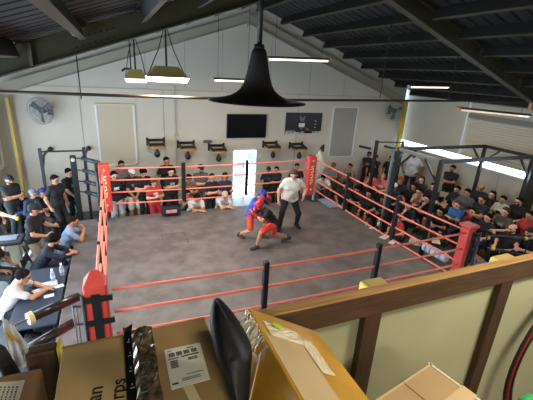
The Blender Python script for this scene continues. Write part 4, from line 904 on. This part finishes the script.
# pale round pedestal and treadmill-like bench at the far left
a = onz(17,258,FLOOR+.5); t = thing('pedestal_stand', 'pale square pedestal with a dark tray top left of the khaki trousers', 'stand', (a.x,a.y,FLOOR))
MB().box((a.x-.09,a.y-.07,FLOOR),(a.x+.09,a.y+.07,FLOOR+.88)).build('column', mat('pale pedestal', srgb('#9d9580'), .6), t)
MB().cbox((a.x-.12,a.y,FLOOR+.93),(.62,.42,.09)).build('tray', mat('dark tray', srgb('#24262a'), .5), t, bevel=.03)
MB().cbox((a.x-.12,a.y,FLOOR+.985),(.40,.26,.015)).build('liner', mat('grey liner', srgb('#777b8a'), .6), t)
a = onz(23,262,FLOOR+.2); tag(MB().bar((a.x-.12,a.y-.3,FLOOR+.03),(a.x+.16,a.y+.45,FLOOR+.55),.05,.03).bar((a.x-.03,a.y-.32,FLOOR+.03),(a.x+.25,a.y+.43,FLOOR+.55),.05,.03).build('leaning_rail', mat('white rail', srgb('#bcc9de'), .4)), 'pair of white rails leaning beside the khaki trousers', 'rail')
a = onz(17,219,FLOOR+1.15); tag(MB().lathe([(0,-.035),(.025,-.025),(.035,0),(.025,.025),(0,.035)], (a.x,a.y,a.z), 14).build('tennis_ball', mat('yellow green felt', srgb('#cbe03a'), .8), smooth=True), 'yellow-green ball held at the left photo edge', 'ball')

# ------------------------------------------------------------------ wall rack and roller post, left
bk = mat('black powder coat', srgb('#16171a'), .45)
A, B_ = onz(39,152,1.55), onz(84,149,1.55); ya = (A.y+B_.y)/2
t = thing('pull_up_rack', 'black wall-mounted pull-up rack on the far wall at left', 'rack', ((A.x+B_.x)/2, ya, FLOOR))
for x in (A.x, B_.x):
    up = MB().box((x-.035,ya-.035,FLOOR),(x+.035,ya+.035,1.62)).build('upright', bk, t)
    MB().bar((x,ya,1.35),(x,YF,1.30),.05,.05).bar((x,ya,1.0),(x+.0,ya+.45,1.32),.04,.04).tube([(x+.03,YF-.10,1.30),(x+.03,YF,1.30)], .07, 12).build('wall_arm', bk, t)
MB().tube([(A.x,ya,1.53),(B_.x,ya,1.53)], .022, 10).build('pull_up_bar', bk, t)
a = onz(73,160,1.30)
t = thing('roller_rack', 'black vertical post rack holding stacked padded rollers behind the far left corner', 'rack', (a.x, a.y, FLOOR))
MB().box((a.x-.07,a.y-.05,FLOOR),(a.x+.07,a.y+.05,1.42)).build('post', bk, t, bevel=.01); MB().cbox((a.x,a.y,FLOOR+.02),(.5,.5,.04)).build('foot_plate', bk, t)
MB().tube([(a.x,a.y-.09,1.32),(a.x,a.y-.05,1.32)], .05, 12).build('end_knob', mat('pale knob', srgb('#b9b3a0'), .5), t)
for i, z in enumerate((1.30,.97,.66,.36)):
    p0 = Vector((a.x+.22,a.y-.02,z+.04)); p1 = Vector((a.x+.66,a.y-.32,z-.03)); t2 = thing('padded_roller', ('topmost','second','third','lowest')[i]+' dark padded roller on the post rack behind the far left corner pad', 'roller', p0)
    MB().tube([p0,p1], .055, 14).build('sleeve', mat('blue grey pad', srgb('#2b3542'), .4), t2, smooth=True); MB().tube([p1, p1+(p1-p0).normalized()*.03], .045, 12).build('end_disc', mat('tan end disc', srgb('#b59c7d'), .5), t2)
    MB().tube([(a.x+.07,a.y,z+.05), p0], .018, 8).build('pin', bk, t2)

# ------------------------------------------------------------------ rigs, right
def scale_pt(px, py, z): return onz(px, py, z)
ZT = 1.99
A, D, B2, C2 = onz(443,160,ZT), onz(400,148,ZT), onz(476,144.5,ZT), onz(531,155.5,ZT)
x0, x1, y0, y1 = (A.x+D.x)/2, 10.75, A.y, (D.y+B2.y)/2
t = thing('training_rig', 'large dark steel training rig frame standing over the right crowd', 'rig', ((x0+x1)/2,(y0+y1)/2,FLOOR))
bs = mat('dark rig steel', srgb('#232427'), .4); gs = mat('grey rig steel', srgb('#8b8d8a'), .4, .3)
for x, y in ((x0,y0),(x1,y0),(x0,y1),(x1,y1)): MB().box((x-.042,y-.042,FLOOR),(x+.042,y+.042,ZT)).build('upright', bs, t)
MB().box((x0,y0-.04,ZT-.09),(x1,y0+.04,ZT)).build('beam', bs, t); MB().box((x0,y1-.04,ZT-.09),(x1,y1+.04,ZT)).build('beam', bs, t)
MB().box((x0-.035,y0,ZT-.08),(x0+.035,y1,ZT)).build('beam', gs, t); MB().box((x1-.04,y0,ZT-.09),(x1+.04,y1,ZT)).build('beam', bs, t)
for (x, y, dx, dy) in ((x0,y0,0,.5),(x1,y0,-.5,0),(x1,y1,0,-.5),(x0,y1,0,-.5),(x1,y1,-.5,0)): MB().bar((x,y,ZT-.6),(x+dx,y+dy,ZT-.1),.045,.045).build('brace', bs, t)
# pull-up rig by the yellow column
Z2 = 1.75; a = onz(377,142,Z2); b = onz(403,142.5,Z2); c = onz(394,149,1.9)
t = thing('pull_up_rig', 'black and grey pull-up rig standing beside the yellow column behind the coral tees', 'rig', (b.x,b.y,FLOOR))
MB().box((a.x-.045,a.y-.045,FLOOR),(a.x+.045,a.y+.045,Z2+.05)).build('upright', bs, t); MB().box((b.x-.035,b.y-.035,FLOOR),(b.x+.035,b.y+.035,Z2+.05)).build('upright', bs, t)
MB().box((c.x-.028,c.y-.028,FLOOR),(c.x+.028,c.y+.028,1.9)).build('upright', gs, t); MB().box((c.x+.09,c.y-.0,FLOOR),(c.x+.15,c.y+.06,1.88)).build('upright', bs, t)
MB().tube([(a.x,a.y,Z2),(b.x,b.y,Z2)], .022, 8).build('pull_up_bar', bs, t)
for px in (359, 384): q = onz(px, 146, Z2-.1); MB().tube([q, q+Vector((.3,-.25,-.05))], .04, 10).build('grip_handle', bs, t)
MB().bar((c.x,c.y,1.86),(D.x,y1,1.93),.06,.06).build('cross_beam', gs, t); MB().bar((c.x,c.y,1.5),(c.x+.35,c.y-.1,1.85),.04,.04).build('brace', gs, t)
# bars with tan ends in front of the right crowd
def bar_(pa, pb, z, r, lab, capc='#d8c465', end=1):
    a, b = onz(*pa, z), onz(*pb, z); t = thing('padded_roller', lab, 'roller', (a+b)/2); d = (b-a).normalized()
    MB().tube([a,b], r, 16).build('sleeve', mat('black pad vinyl', srgb('#1e1b17'), .35), t, smooth=True)
    q = (b, d) if end else (a, -d)
    MB().tube([q[0]-q[1]*.02, q[0]+q[1]*.05], r*1.15, 16).build('end_disc', mat('tan disc '+capc, srgb(capc), .5), t)
    MB().tube([a-d*.14, b+d*.14], .012, 8).build('axle', mat('steel', srgb('#8d8f92'), .3, .9), t)
    for q in (a-d*.1, b+d*.1): MB().tube([q, (q.x,q.y,FLOOR)], .014, 8).build('support_leg', bkv, t)
    return t
bar_((492,236),(525,238.5),.55,.035,'slim black bar with yellow end cap in front of the bald bearded man')
bar_((494,249),(530,257),.25,.035,'slim black bar with yellow clip crossing above the railing at right',end=0)

# ------------------------------------------------------------------ rollers on the near left corner frame
tp = mat('pale tan disc', srgb('#d9c58f'), .5)
def roller(pa, pb, za, zb, r, lab, axle=.35):
    a, b = onz(*pa, za), onz(*pb, zb); t = thing('padded_roller', lab, 'roller', (a+b)/2); d = (b-a).normalized()
    MB().tube([a,b], r, 18).build('sleeve', mat('brown black pad vinyl', srgb('#2a211a'), .28), t, smooth=True)
    if axle > .2: MB().tube([a-d*.05,a], [r*1.3,r*1.38], 18).build('end_disc', tp, t)
    MB().tube([a-d*axle, b+d*.05], .012, 8).build('axle', mat('steel', srgb('#8d8f92'), .3, .9), t)
roller((33,317),(79,296.5),1.18,1.18,.052,'upper brown padded roller with pale tan end disc at the near left corner',.25)
roller((28,349),(73,323),.95,.95,.052,'lower brown padded roller just under the tan-ended one at the near left corner',.1)
# steel ladder frame beside the corner post
t = thing('steel_stand', 'thin steel frame beside the near left corner post carrying the padded rollers', 'frame', (GX0-.22,GY0-.08,0))
for dx in (-.235,-.20): MB().tube([(GX0+dx,GY0-.08,0),(GX0+dx,GY0-.08,1.30)], .008, 8).build('upright', mat('steel', srgb('#8d8f92'), .3, .9), t)
for z in (.15,.45,.75,1.05,1.28): MB().tube([(GX0-.235,GY0-.08,z),(GX0-.15,GY0-.1,z)], .012, 8).build('rung', bkv, t)

# low riser under the back rows along the right wall
r_ = thing('seating_riser', 'low dark wooden riser under the back rows of the right crowd', 'riser', (10.4, 7.6, FLOOR))
MB().box((9.5,5.0,FLOOR),(11.0,6.15,FLOOR+.25)).box((9.5,6.15,FLOOR),(11.0,10.6,FLOOR+.25)).build('deck', wood('dark riser wood', srgb('#3d3026'), srgb('#2d231b'), 'Y'), r_)
# ------------------------------------------------------------------ mezzanine: floor, half wall with wooden posts
RY = 1.02; zt = ony(400, 287, RY).z; MZ = zt-1.35
struct(MB().box((XL+.1,YN,MZ-.2),(3.6,RY+.22,MZ)), 'floor_mezzanine', wood('plywood deck', srgb('#6b5436'), srgb('#54412a'), 'X'))
t = thing('half_wall', 'wooden half wall with brown posts and pale green-beige panel along the gallery edge', 'half wall', (1.2, RY, MZ))
rw = wood('stained top rail wood', srgb('#533a20'), srgb('#3b2916'), 'X', .6); lw = wood('light top board wood', srgb('#b08c58'), srgb('#937043'), 'X', .5)
dkw = wood('dark stud wood', srgb('#47331b'), srgb('#332412'), 'Z', .55)
zr1 = ony(400, 309, RY).z
MB().box((.42,RY,zr1),(3.6,RY+.038,zt-.008)).build('top_rail', rw, t, bevel=.004)
MB().box((.42,RY-.002,zt-.010),(3.6,RY+.044,zt)).build('top_board', lw, t, bevel=.004)
MB().box((.42,RY+.040,MZ-.2),(3.6,RY+.055,zt-.012)).build('panel', mat('green beige panel', srgb('#9fa07f'), .6, var=.06, scale=2.2), t)
sx = [ony(366, 345, RY).x, ony(485, 350, RY).x]; sp = sx[1]-sx[0]
for k in range(0, 3):
    x = sx[0]+k*sp+.018
    if x > 3.4: continue
    MB().box((x-.046,RY+.004,MZ),(x+.046,RY+.040,zr1)).build('stud', dkw, t, bevel=.003)
# yellow-ended timber blocks standing just beyond the rail
def block(pa, pb, lab, w=.06):
    Y = RY+.10; a, b = ony(*pa, Y), ony(*pb, Y); tt = thing('timber_block', lab, 'block', ((a.x+b.x)/2, Y+w/2, MZ-.2))
    zt2 = a.z
    MB().box((a.x+.018,Y,MZ-.2),(b.x,Y+w,zt2-.006)).build('timber', dkw, tt, bevel=.003)
    MB().box((a.x,Y-.01,MZ-.1),(a.x+.018,Y+w+.01,zt2)).build('yellow_side', mat('chalky yellow paint', srgb('#e2cf4c'), .5), tt)
    MB().box((a.x+.018,Y-.008,zt2-.006),(b.x+.01,Y+w+.01,zt2+.003)).build('top_cap', mat('pale yellow brown top', srgb('#b5a06a'), .5), tt)
block((369,289.5),(388,286.5),'yellow-edged timber block just beyond the rail near the rope tie')
block((502,263),(518,260),'yellow-edged timber block beyond the rail at the right')
block((40,346),(57,344),'dark timber block with yellow end left of the cardboard boxes',.10) if 0 else None
a, b = ony(23,356,RY+.03), ony(56.5,349,RY+.03)
tt = thing('timber_block', 'brown timber block with yellow right end lying left of the marked cardboard box', 'block', ((a.x+b.x)/2, RY+.09, MZ-.2))
MB().box((a.x,RY+.03,MZ-.2),(b.x,RY+.075,a.z)).build('timber', dkw, tt, bevel=.01)
MB().box((b.x,RY+.028,MZ),(b.x+.010,RY+.077,a.z+.004)).build('yellow_side', mat('chalky yellow paint', srgb('#e2cf4c'), .5), tt)

# ------------------------------------------------------------------ cardboard boxes on the gallery
kraft = mat('kraft cardboard', srgb('#a98f60'), .7, var=.07, scale=6, bump=.15); kraft2 = mat('worn kraft cardboard', srgb('#a08455'), .7, var=.09, scale=5, bump=.2)
kd = mat('cut cardboard edge', srgb('#8a6a40'), .8); ink = mat('marker ink', srgb('#1a1614'), .6); lbl = mat('paper label', srgb('#d9d8c4'), .5); lbk = mat('label ink', srgb('#2b2a28'), .6)
tape = mat('clear packing tape', srgb('#c9b284'), .18, coat=.5); btape = mat('black plastic wrap', srgb('#0c0e0f'), .25, coat=.3, bump=.4, scale=14)
def quadbox(name, lab, p, top, bottom, m, parent_parts=None, flap=True):
    """carton whose top corners are the four given points"""
    c = sum((Vector(q) for q in p), Vector())/4; t = thing(name, lab, 'box', (c.x, c.y, bottom))
    q = [Vector(v) for v in p]; b = [Vector((v.x, v.y, bottom)) for v in q]
    MB().add(q+b, [(0,1,2,3),(7,6,5,4),(0,4,5,1),(1,5,6,2),(2,6,7,3),(3,7,4,0)]).build('carton', m, t, bevel=.006)
    if flap:
        m0, m1 = (q[0]+q[1])/2, (q[2]+q[3])/2; up = Vector((0,0,.0012))
        MB().bar(m0+up, m1+up, .0025, .002).build('flap_seam', kd, t)
    return t
zb = 3.0; Zlow = MZ
# marked box (second from the left)
a, b, cc, d_ = onz(62,350,zb), onz(126,333,zb), onz(131,404,zb), onz(47,404,zb)
X0, X1, Y1_, Y0_ = a.x, b.x-.006, (a.y+b.y)/2, .56
t = quadbox('cardboard_box', 'cardboard box with black marker writing left of the black-wrapped gap', [(X0,Y0_,zb),(X1,Y0_,zb),(X1,Y1_,zb),(X0,Y1_,zb)], zb, Zlow, kraft, flap=False)
hand = ink
q = onz(100, 397, zb); text('can', .052, hand, 'marker_writing', t, frame((q.x-.012,q.y+.0,zb+.0015), (.12,1,0), (-1,.12,0)), .0006)
q = onz(119, 391, zb); text('corps', .052, hand, 'marker_writing', t, frame((q.x-.004,q.y-.02,zb+.0015), (.10,1,0), (-1,.10,0)), .0006)
MB().box((X0+.0,Y1_-.004,zb-.02),(X1,Y1_+.004,zb+.0015)).build('edge_fold', kd, t)
# labelled box
b2 = onz(205,318,zb)
X2, X3 = b.x+.003, b2.x
t = quadbox('cardboard_box', 'cardboard box with a white shipping label beside the black bag', [(X2,Y0_,zb+.004),(X3,Y0_,zb+.004),(X3+.0,Y1_+.01,zb+.004),(X2,Y1_+.0,zb+.004)], zb, Zlow, kraft2, flap=False)
L4 = [onz(*p, zb+.006) for p in ((164,350),(200,342.5),(210,379),(171.5,389.5))]
MB().add([v for v in L4]+[v-Vector((0,0,.0015)) for v in L4], [(0,3,2,1),(4,5,6,7),(0,1,5,4),(1,2,6,5),(2,3,7,6),(3,0,4,7)]).build('shipping_label', lbl, t)
o = L4[3]; ex = (L4[2]-L4[3]); ey = (L4[0]-L4[3]); g = MB()
def lb(u0, v0, u1, v1):
    pp = [o+ex*u0+ey*v0, o+ex*u1+ey*v0, o+ex*u1+ey*v1, o+ex*u0+ey*v1]; g.add([p+Vector((0,0,.0003)) for p in pp]+[p+Vector((0,0,.0009)) for p in pp], [(0,3,2,1),(4,5,6,7),(0,1,5,4),(1,2,6,5),(2,3,7,6),(3,0,4,7)])
for q in range(4):
    for r_ in range(4): lb(.10+q*.21+r_*.042, .76, .128+q*.21+r_*.042, .86)
lb(.06,.70,.36,.715); lb(.42,.695,.92,.725); lb(.62,.90,.82,.92); lb(.08,.92,.2,.93)
for r_ in range(9): lb(.60+r_*.03,.58,.615+r_*.03,.65)
for v in (.47,.51,.55,.59,.63): lb(.10,v,.30,v+.018)
for v in (.12,.16): lb(.30,v,.80,v+.008)
lb(.45,.24,.9,.25); lb(.04,.08,.2,.115)
g.build('label_print', lbk, t)
P4 = [onz(*p, zb+.0058) for p in ((183,387),(193,384),(203,404),(191,404))]
MB().add([*P4]+[v-Vector((0,0,.0012)) for v in P4], [(0,3,2,1),(4,5,6,7),(0,1,5,4),(1,2,6,5),(2,3,7,6),(3,0,4,7)]).build('paper_tape', mat('pale paper tape', srgb('#cfc596'), .5), t)
# black plastic wrap bunched over the gap
W0, W1 = onz(124.5,334,zb).x, onz(152,330,zb).x
rs = random.Random(3); vs = []; fs = []; NX, NY = 6, 22
for i in range(NX+1):
    for k in range(NY+1):
        x = W0+.020+(W1-W0-.020)*i/NX+rs.uniform(-.002,.002); y = Y0_-.02+(Y1_+.024-Y0_)*k/NY
        vs.append((x, y, zb+.009+(0 if i in (0, NX) else rs.uniform(0,.009))))
for i in range(NX):
    for k in range(NY): fs.append((i*(NY+1)+k, (i+1)*(NY+1)+k, (i+1)*(NY+1)+k+1, i*(NY+1)+k+1))
tp_ = MB().box((W0-.001,Y0_-.02,zb+.005),(W0+.022,Y1_+.005,zb+.007)).box((W0-.001,Y1_+.003,zb-.05),(W0+.022,Y1_+.0055,zb+.007)).add([(W0-.003,Y1_,zb+.007),(W0+.02,Y1_,zb+.007),(W0+.026,Y1_+.02,zb+.022),(W0+.006,Y1_+.012,zb+.018),(W0-.004,Y1_+.022,zb+.012)],[(0,1,2,3),(0,3,4)]).build('packing_tape', btape)
tag(tp_, 'flat black printed tape running down the gap beside the marked cardboard box', 'tape')
pw = MB().add(vs, fs).build('plastic_wrap', mat('crumpled smoky wrap', srgb('#5b4b38'), .2, coat=.5, var=.7, scale=40)); tag(pw, 'crumpled shiny black plastic wrap stretched along the gap between two boxes', 'plastic wrap')
s_ = pw.modifiers.new('thick', 'SOLIDIFY'); s_.thickness = .002
g = MB(); 
for k in range(7): y = Y0_+.03+k*.058; g.box((W0+.006,y,zb+.007),(W0+.014+.004*(k%2),y+.003,zb+.0074)); g.box((W0+.010,y+.010,zb+.007),(W0+.013,y+.016,zb+.0074))
for k in range(4): y = Y0_+.12+k*.05; g.box((W0+.030,y,zb+.0185),(W0+.048,y+.003,zb+.019), 1)
g.build('wrap_print', [mat('wrap print grey', srgb('#8d9496'), .4), mat('wrap print teal', srgb('#4c8896'), .4)], pw)
# left box
z5 = 2.93; a, b = onz(-3,376,z5), onz(42,367,z5); c_ = onz(36,404,z5)
t = quadbox('cardboard_box', 'cardboard box with a white printed label at the lower left corner of the photo', [(a.x-.12,.50,z5),(b.x,.50,z5),(b.x,b.y,z5),(a.x-.12,b.y,z5)], z5, Zlow, mat('dark kraft cardboard', srgb('#96734a'), .7, var=.08, scale=6), flap=False)
L4 = [onz(*p, z5+.001) for p in ((-8,383),(25,380),(17,406),(-16,406))]
MB().add([*L4]+[v-Vector((0,0,.001)) for v in L4], [(0,3,2,1),(4,5,6,7),(0,1,5,4),(1,2,6,5),(2,3,7,6),(3,0,4,7)]).build('shipping_label', lbl, t)
o = L4[3]; ex = (L4[2]-L4[3]); ey = (L4[0]-L4[3]); g = MB()
for k in range(5):
    for j in range(7): lb(.30+k*.13+.02*(j%2), .12+j*.11, .36+k*.13, .18+j*.11)
g.build('label_print', lbk, t)
# tilted yellow-taped box right of the bag
A = Vector(onz(248,307,3.10)); yb0 = .46; Yb = A.y
Bq = ony(317,331,Yb); wv = Vector((Bq.x-A.x, 0, Bq.z-A.z)); Wd = wv.length
wv.normalize(); nv = Vector((-wv.z,0,wv.x)); nv = nv if nv.z > 0 else -nv
t = thing('cardboard_box', 'tilted golden-brown box covered with clear tape beside the black bag', 'box', (A.x+.1, (yb0+Yb)/2, MZ))
Hh_ = .62
def tb_(u, y, n): return A+wv*u+nv*n+Vector((0, y-Yb, 0))
ybx = mat('golden taped cardboard', srgb('#bd8e30'), .3, var=.16, scale=9, coat=.4, bump=.5)
cs = [tb_(0,yb0,0),tb_(Wd,yb0,0),tb_(Wd,Yb,0),tb_(0,Yb,0)]; dn_ = [v-nv*Hh_ for v in cs]
MB().add(cs+dn_, [(0,1,2,3),(7,6,5,4),(0,4,5,1),(1,5,6,2),(2,6,7,3),(3,7,4,0)]).build('carton', ybx, t, bevel=.006)
def strip_(u0, y0_, u1, y1_, n, mm, nm, cr=0):
    p = [tb_(u0,y0_,n),tb_(u1,y0_,n),tb_(u1,y1_,n),tb_(u0,y1_,n)]; q = [v-nv*.001 for v in p]
    MB().add(p+q, [(0,1,2,3),(7,6,5,4),(0,4,5,1),(1,5,6,2),(2,6,7,3),(3,7,4,0)]).build(nm, mm, t)
strip_(.03*Wd,yb0,.50*Wd,Yb-.125,.0015,mat('bare tan cardboard', srgb('#b8a176'), .7, var=.05),'bare_panel')
def crumple(u0, y0_, u1, y1_, nm):
    vs = []; fs = []; n1, n2 = 9, 9
    for i in range(n1+1):
        for k in range(n2+1): vs.append(tb_(u0+(u1-u0)*i/n1, y0_+(y1_-y0_)*k/n2, .002+(0 if i in (0,n1) or k in (0,n2) else rs.uniform(0,.0035))))
    for i in range(n1):
        for k in range(n2): fs.append((i*(n2+1)+k,(i+1)*(n2+1)+k,(i+1)*(n2+1)+k+1,i*(n2+1)+k+1))
    MB().add(vs, fs).build(nm, mat('wrinkled clear tape', srgb('#e2d4ae'), .12, coat=.8), t)
crumple(.10*Wd,Yb-.125,.55*Wd,Yb-.055,'wrinkled_tape'); crumple(.52*Wd,Yb-.235,.70*Wd,Yb-.085,'wrinkled_tape')
q = tb_(.24*Wd,Yb-.075,.010); M = frame(q, wv, (0,1,0)); M = M
MB().add([M @ Vector((.020*math.cos(k*math.pi/10), .011*math.sin(k*math.pi/10), 0)) for k in range(20)]+[M @ Vector((.020*math.cos(k*math.pi/10), .011*math.sin(k*math.pi/10), .001)) for k in range(20)], [tuple(reversed(range(20))), tuple(range(20,40))]+[(k,(k+1)%20,20+(k+1)%20,20+k) for k in range(20)]).build('green_sticker', mat('lime sticker', srgb('#a8cc3c'), .5), t)
# bright crumpled tape along the left top edge
vs = []; fs = []
for k in range(31):
    y = Yb-.01-(Yb-yb0-.02)*k/30*.35
    for j in range(5): vs.append(A+Vector((rs.uniform(-.006,.004), y-Yb, 0))-nv*(.0+j*.014)+wv*(-.004+rs.uniform(-.004,.004)))
for k in range(30):
    for j in range(4): fs.append((k*5+j,k*5+j+1,(k+1)*5+j+1,(k+1)*5+j))
e_ = MB().add(vs, fs).build('edge_tape', mat('wrinkled clear tape', srgb('#e2d4ae'), .12, coat=.8), t)
for k, (ya_, yb_) in enumerate(((Yb-.20,Yb-.05),(Yb-.33,Yb-.16))):
    MB().bar(tb_(-.0015,ya_,-.30), tb_(-.0015,yb_,-.04), .007, .003, up=wv).build('tape_seam', tape, t)
# right low box
zR = 2.80; a, b, c_ = onz(430,362,zR), onz(481,399,zR), onz(368,390,zR)
d1 = (b-a); d2 = (c_-a); d2 = d2 - d1*(d2.dot(d1)/d1.length_squared); d1 = d1.normalized()*.30; d2 = d2.normalized()*.34
t = quadbox('cardboard_box', 'pale cardboard box with clear tape below the half wall at lower right', [a, a+d2, a+d1+d2, a+d1], zR, Zlow, mat('pale kraft cardboard', srgb('#a98e62'), .6, var=.05, scale=6, bump=.1))
up = Vector((0,0,.002)); MB().bar(a+d1*.03+up*.6, a+d1*.03+d2+up*.6, .006, .002).build('edge_tape', tape, t); MB().bar(a+d1*.5+up, a+d1*.5+d2+up, .05, .001).build('tape_strip', tape, t)
MB().bar(a+d2*.03+up*.6, a+d1+d2*.03+up*.6, .008, .002).build('edge_tape', mat('bright tape edge', srgb('#d7cdb6'), .2), t)
# black padded bag between the boxes
t = thing('padded_bag', 'plump black vinyl cushion bag with a long seam standing between the boxes', 'bag', (onz(232,350,3.0).x, .8, MZ))
def camd(px, py, d): return EYE + ray(px, py)*d
OUT = [(216,294),(221,299),(228,306),(236,316),(244,329),(251,342),(253.5,350),(252.5,362),(251,380),(250,400),(249,425),(241,425),(236,400),(232,386),(226,372),(218,356),(212.5,340),(209.5,324),(209,310),(212,299)]
def dd(py): return .99-.115*(py-294)/130
mc = (231,352); vs = []; K = len(OUT); NR = 9
for side in (1, -1):
    for r_ in range(NR+1):
        f = r_/NR
        for px, py in OUT:
            x, y = mc[0]+(px-mc[0])*f, mc[1]+(py-mc[1])*f
            th = .062*math.sqrt(max(0, 1-f**2.4))
            crease = .0012*math.sin(y*.55+x*.2)*(1-f)*f*4
            vs.append(camd(x, y, dd(y)) - CFW*(th+crease)*side)
fs = []
for sd in range(2):
    for r_ in range(NR):
        for q in range(K):
            a_, b_ = sd*(NR+1)*K+r_*K+q, sd*(NR+1)*K+r_*K+(q+1) % K; fs.append((a_, b_, b_+K, a_+K) if sd == 0 else (b_, a_, a_+K, b_+K))
o = MB().add(vs, fs).build('bag_shell', mat('soft black vinyl', srgb('#0d0d0e'), .5, spec=.22, bump=.12, scale=24), t, smooth=True)
bpy.context.view_layer.objects.active = o
wm = o.modifiers.new('weld', 'WELD'); wm.merge_threshold = .0008; o.modifiers.new('smooth', 'SUBSURF').render_levels = 1
def onbag(x, y):
    return camd(x, y, dd(y))
sl_ = [onbag(218+(246.5-218)*i/10, 298+(346-298)*i/10)-CFW*(.010+.026*math.sin(math.pi*(.12+.8*i/10))) for i in range(11)]
MB().tube(sl_, .0028, 6).build('seam', mat('seam piping', srgb('#303134'), .4), t, smooth=True)
# white cloth, black bag and yellow fringe at the far left bottom
t = thing('draped_towel', 'white towel with yellow fringe hanging over the rail at the lower left', 'towel', camd(14,345,1.3))
vs = []; fs = []; a0, a1, b0_, b1_ = camd(2,318,1.34), camd(15,326,1.34), camd(14,372,1.26), camd(36,360,1.28)
for i in range(9):
    for k in range(17): p = a0.lerp(a1, i/8).lerp(b0_.lerp(b1_, i/8), k/16); vs.append(p+Vector((0,-.012*math.sin(i*1.9+k*.12),0)))
for i in range(8):
    for k in range(16): fs.append((i*17+k,(i+1)*17+k,(i+1)*17+k+1,i*17+k+1))
o = MB().add(vs, fs).build('cloth', cm('#e6e8ee'), t, smooth=True); s_ = o.modifiers.new('t', 'SOLIDIFY'); s_.thickness = .004
g = MB()
for k in range(7): p = camd(5+k*1.6, 329+k*1.5, 1.30); g.tube([p, p+Vector((.01+.003*k,-.005,-.05-.004*(k%3)))], .003, 5)
g.build('fringe', cm('#c9a92f'), t)
a = camd(-1,352,1.12); tag(MB().tube([a+Vector((-.06,0,.10)), a, a+Vector((.03,0,-.16)), Vector((a.x+.03,a.y,MZ))], [.012,.02,.026,.03], 12).build('cloth_bundle', cm('#17181c'), smooth=True), 'black cloth bundle at the left photo edge beside the white towel', 'cloth')
# hose reel at the right end of the gallery
c = ony(582, 345, RY-.06); t = thing('hose_reel', 'dark round hose reel with red hose at the right photo edge', 'hose reel', (c.x, RY, c.z))
def ring_(R, r, m, nm, y=0, n=48):
    MB().tube([(c.x+R*math.cos(q*2*math.pi/n), RY-.05+y, c.z+R*math.sin(q*2*math.pi/n)) for q in range(n+1)], r, 8).build(nm, m, t, smooth=True)
Rr = c.x-ony(522, 345, RY-.06).x
ring_(Rr, .010, mat('black hose rim', srgb('#141312'), .5), 'rim'); ring_(Rr-.025, .009, mat('red rubber hose', srgb('#8d1f22'), .35), 'hose'); ring_(Rr-.05, .012, mat('black hose rim', srgb('#141312'), .5), 'rim')
MB().tube([(c.x,RY-.05,c.z),(c.x,RY+.04,c.z)], Rr*.3, 32).build('back_disc', mat('black hose rim', srgb('#141312'), .5), t)
a = camd(530,404,1.1); t = thing('tool_bag', 'green and black bag at the lower right photo corner', 'bag', a)
MB().cbox(a, (.07,.05,.04)).build('body', cm('#2f9a57'), t, bevel=.015); MB().cbox(a+Vector((-.015,-.027,0)), (.012,.01,.042)).build('strap', cm('#151515'), t)

# ------------------------------------------------------------------ daylight, lamps and exposure
wd = bpy.data.worlds.new('world'); scene.world = wd; wd.use_nodes = True
bg = wd.node_tree.nodes['Background']; bg.inputs[0].default_value = (.66, .83, 1, 1); bg.inputs[1].default_value = 7.5
scene.view_settings.view_transform = 'Standard'; scene.view_settings.look = 'None'; scene.view_settings.gamma = 1
scene.view_settings.exposure = 0.22
# lamps added out of view to brighten the gallery boxes and the ring
highbay(2.3, .1, 4.35, .68, .42, 'added high bay light, out of view, brightening the gallery beside the cardboard boxes', 1, 60)
highbay(.3, -.9, 4.0, .5, .36, 'added high bay light, out of view, brightening the gallery from behind the camera', 1, 30)
highbay(7.6, 2.2, 3.7, .68, .42, 'added high bay light, out of view, over the near right corner of the ring', 1, 30)
highbay(-1.3, 2.6, 3.4, .5, .36, 'added high bay light, out of view, over the near left corner of the hall', 1, 30)
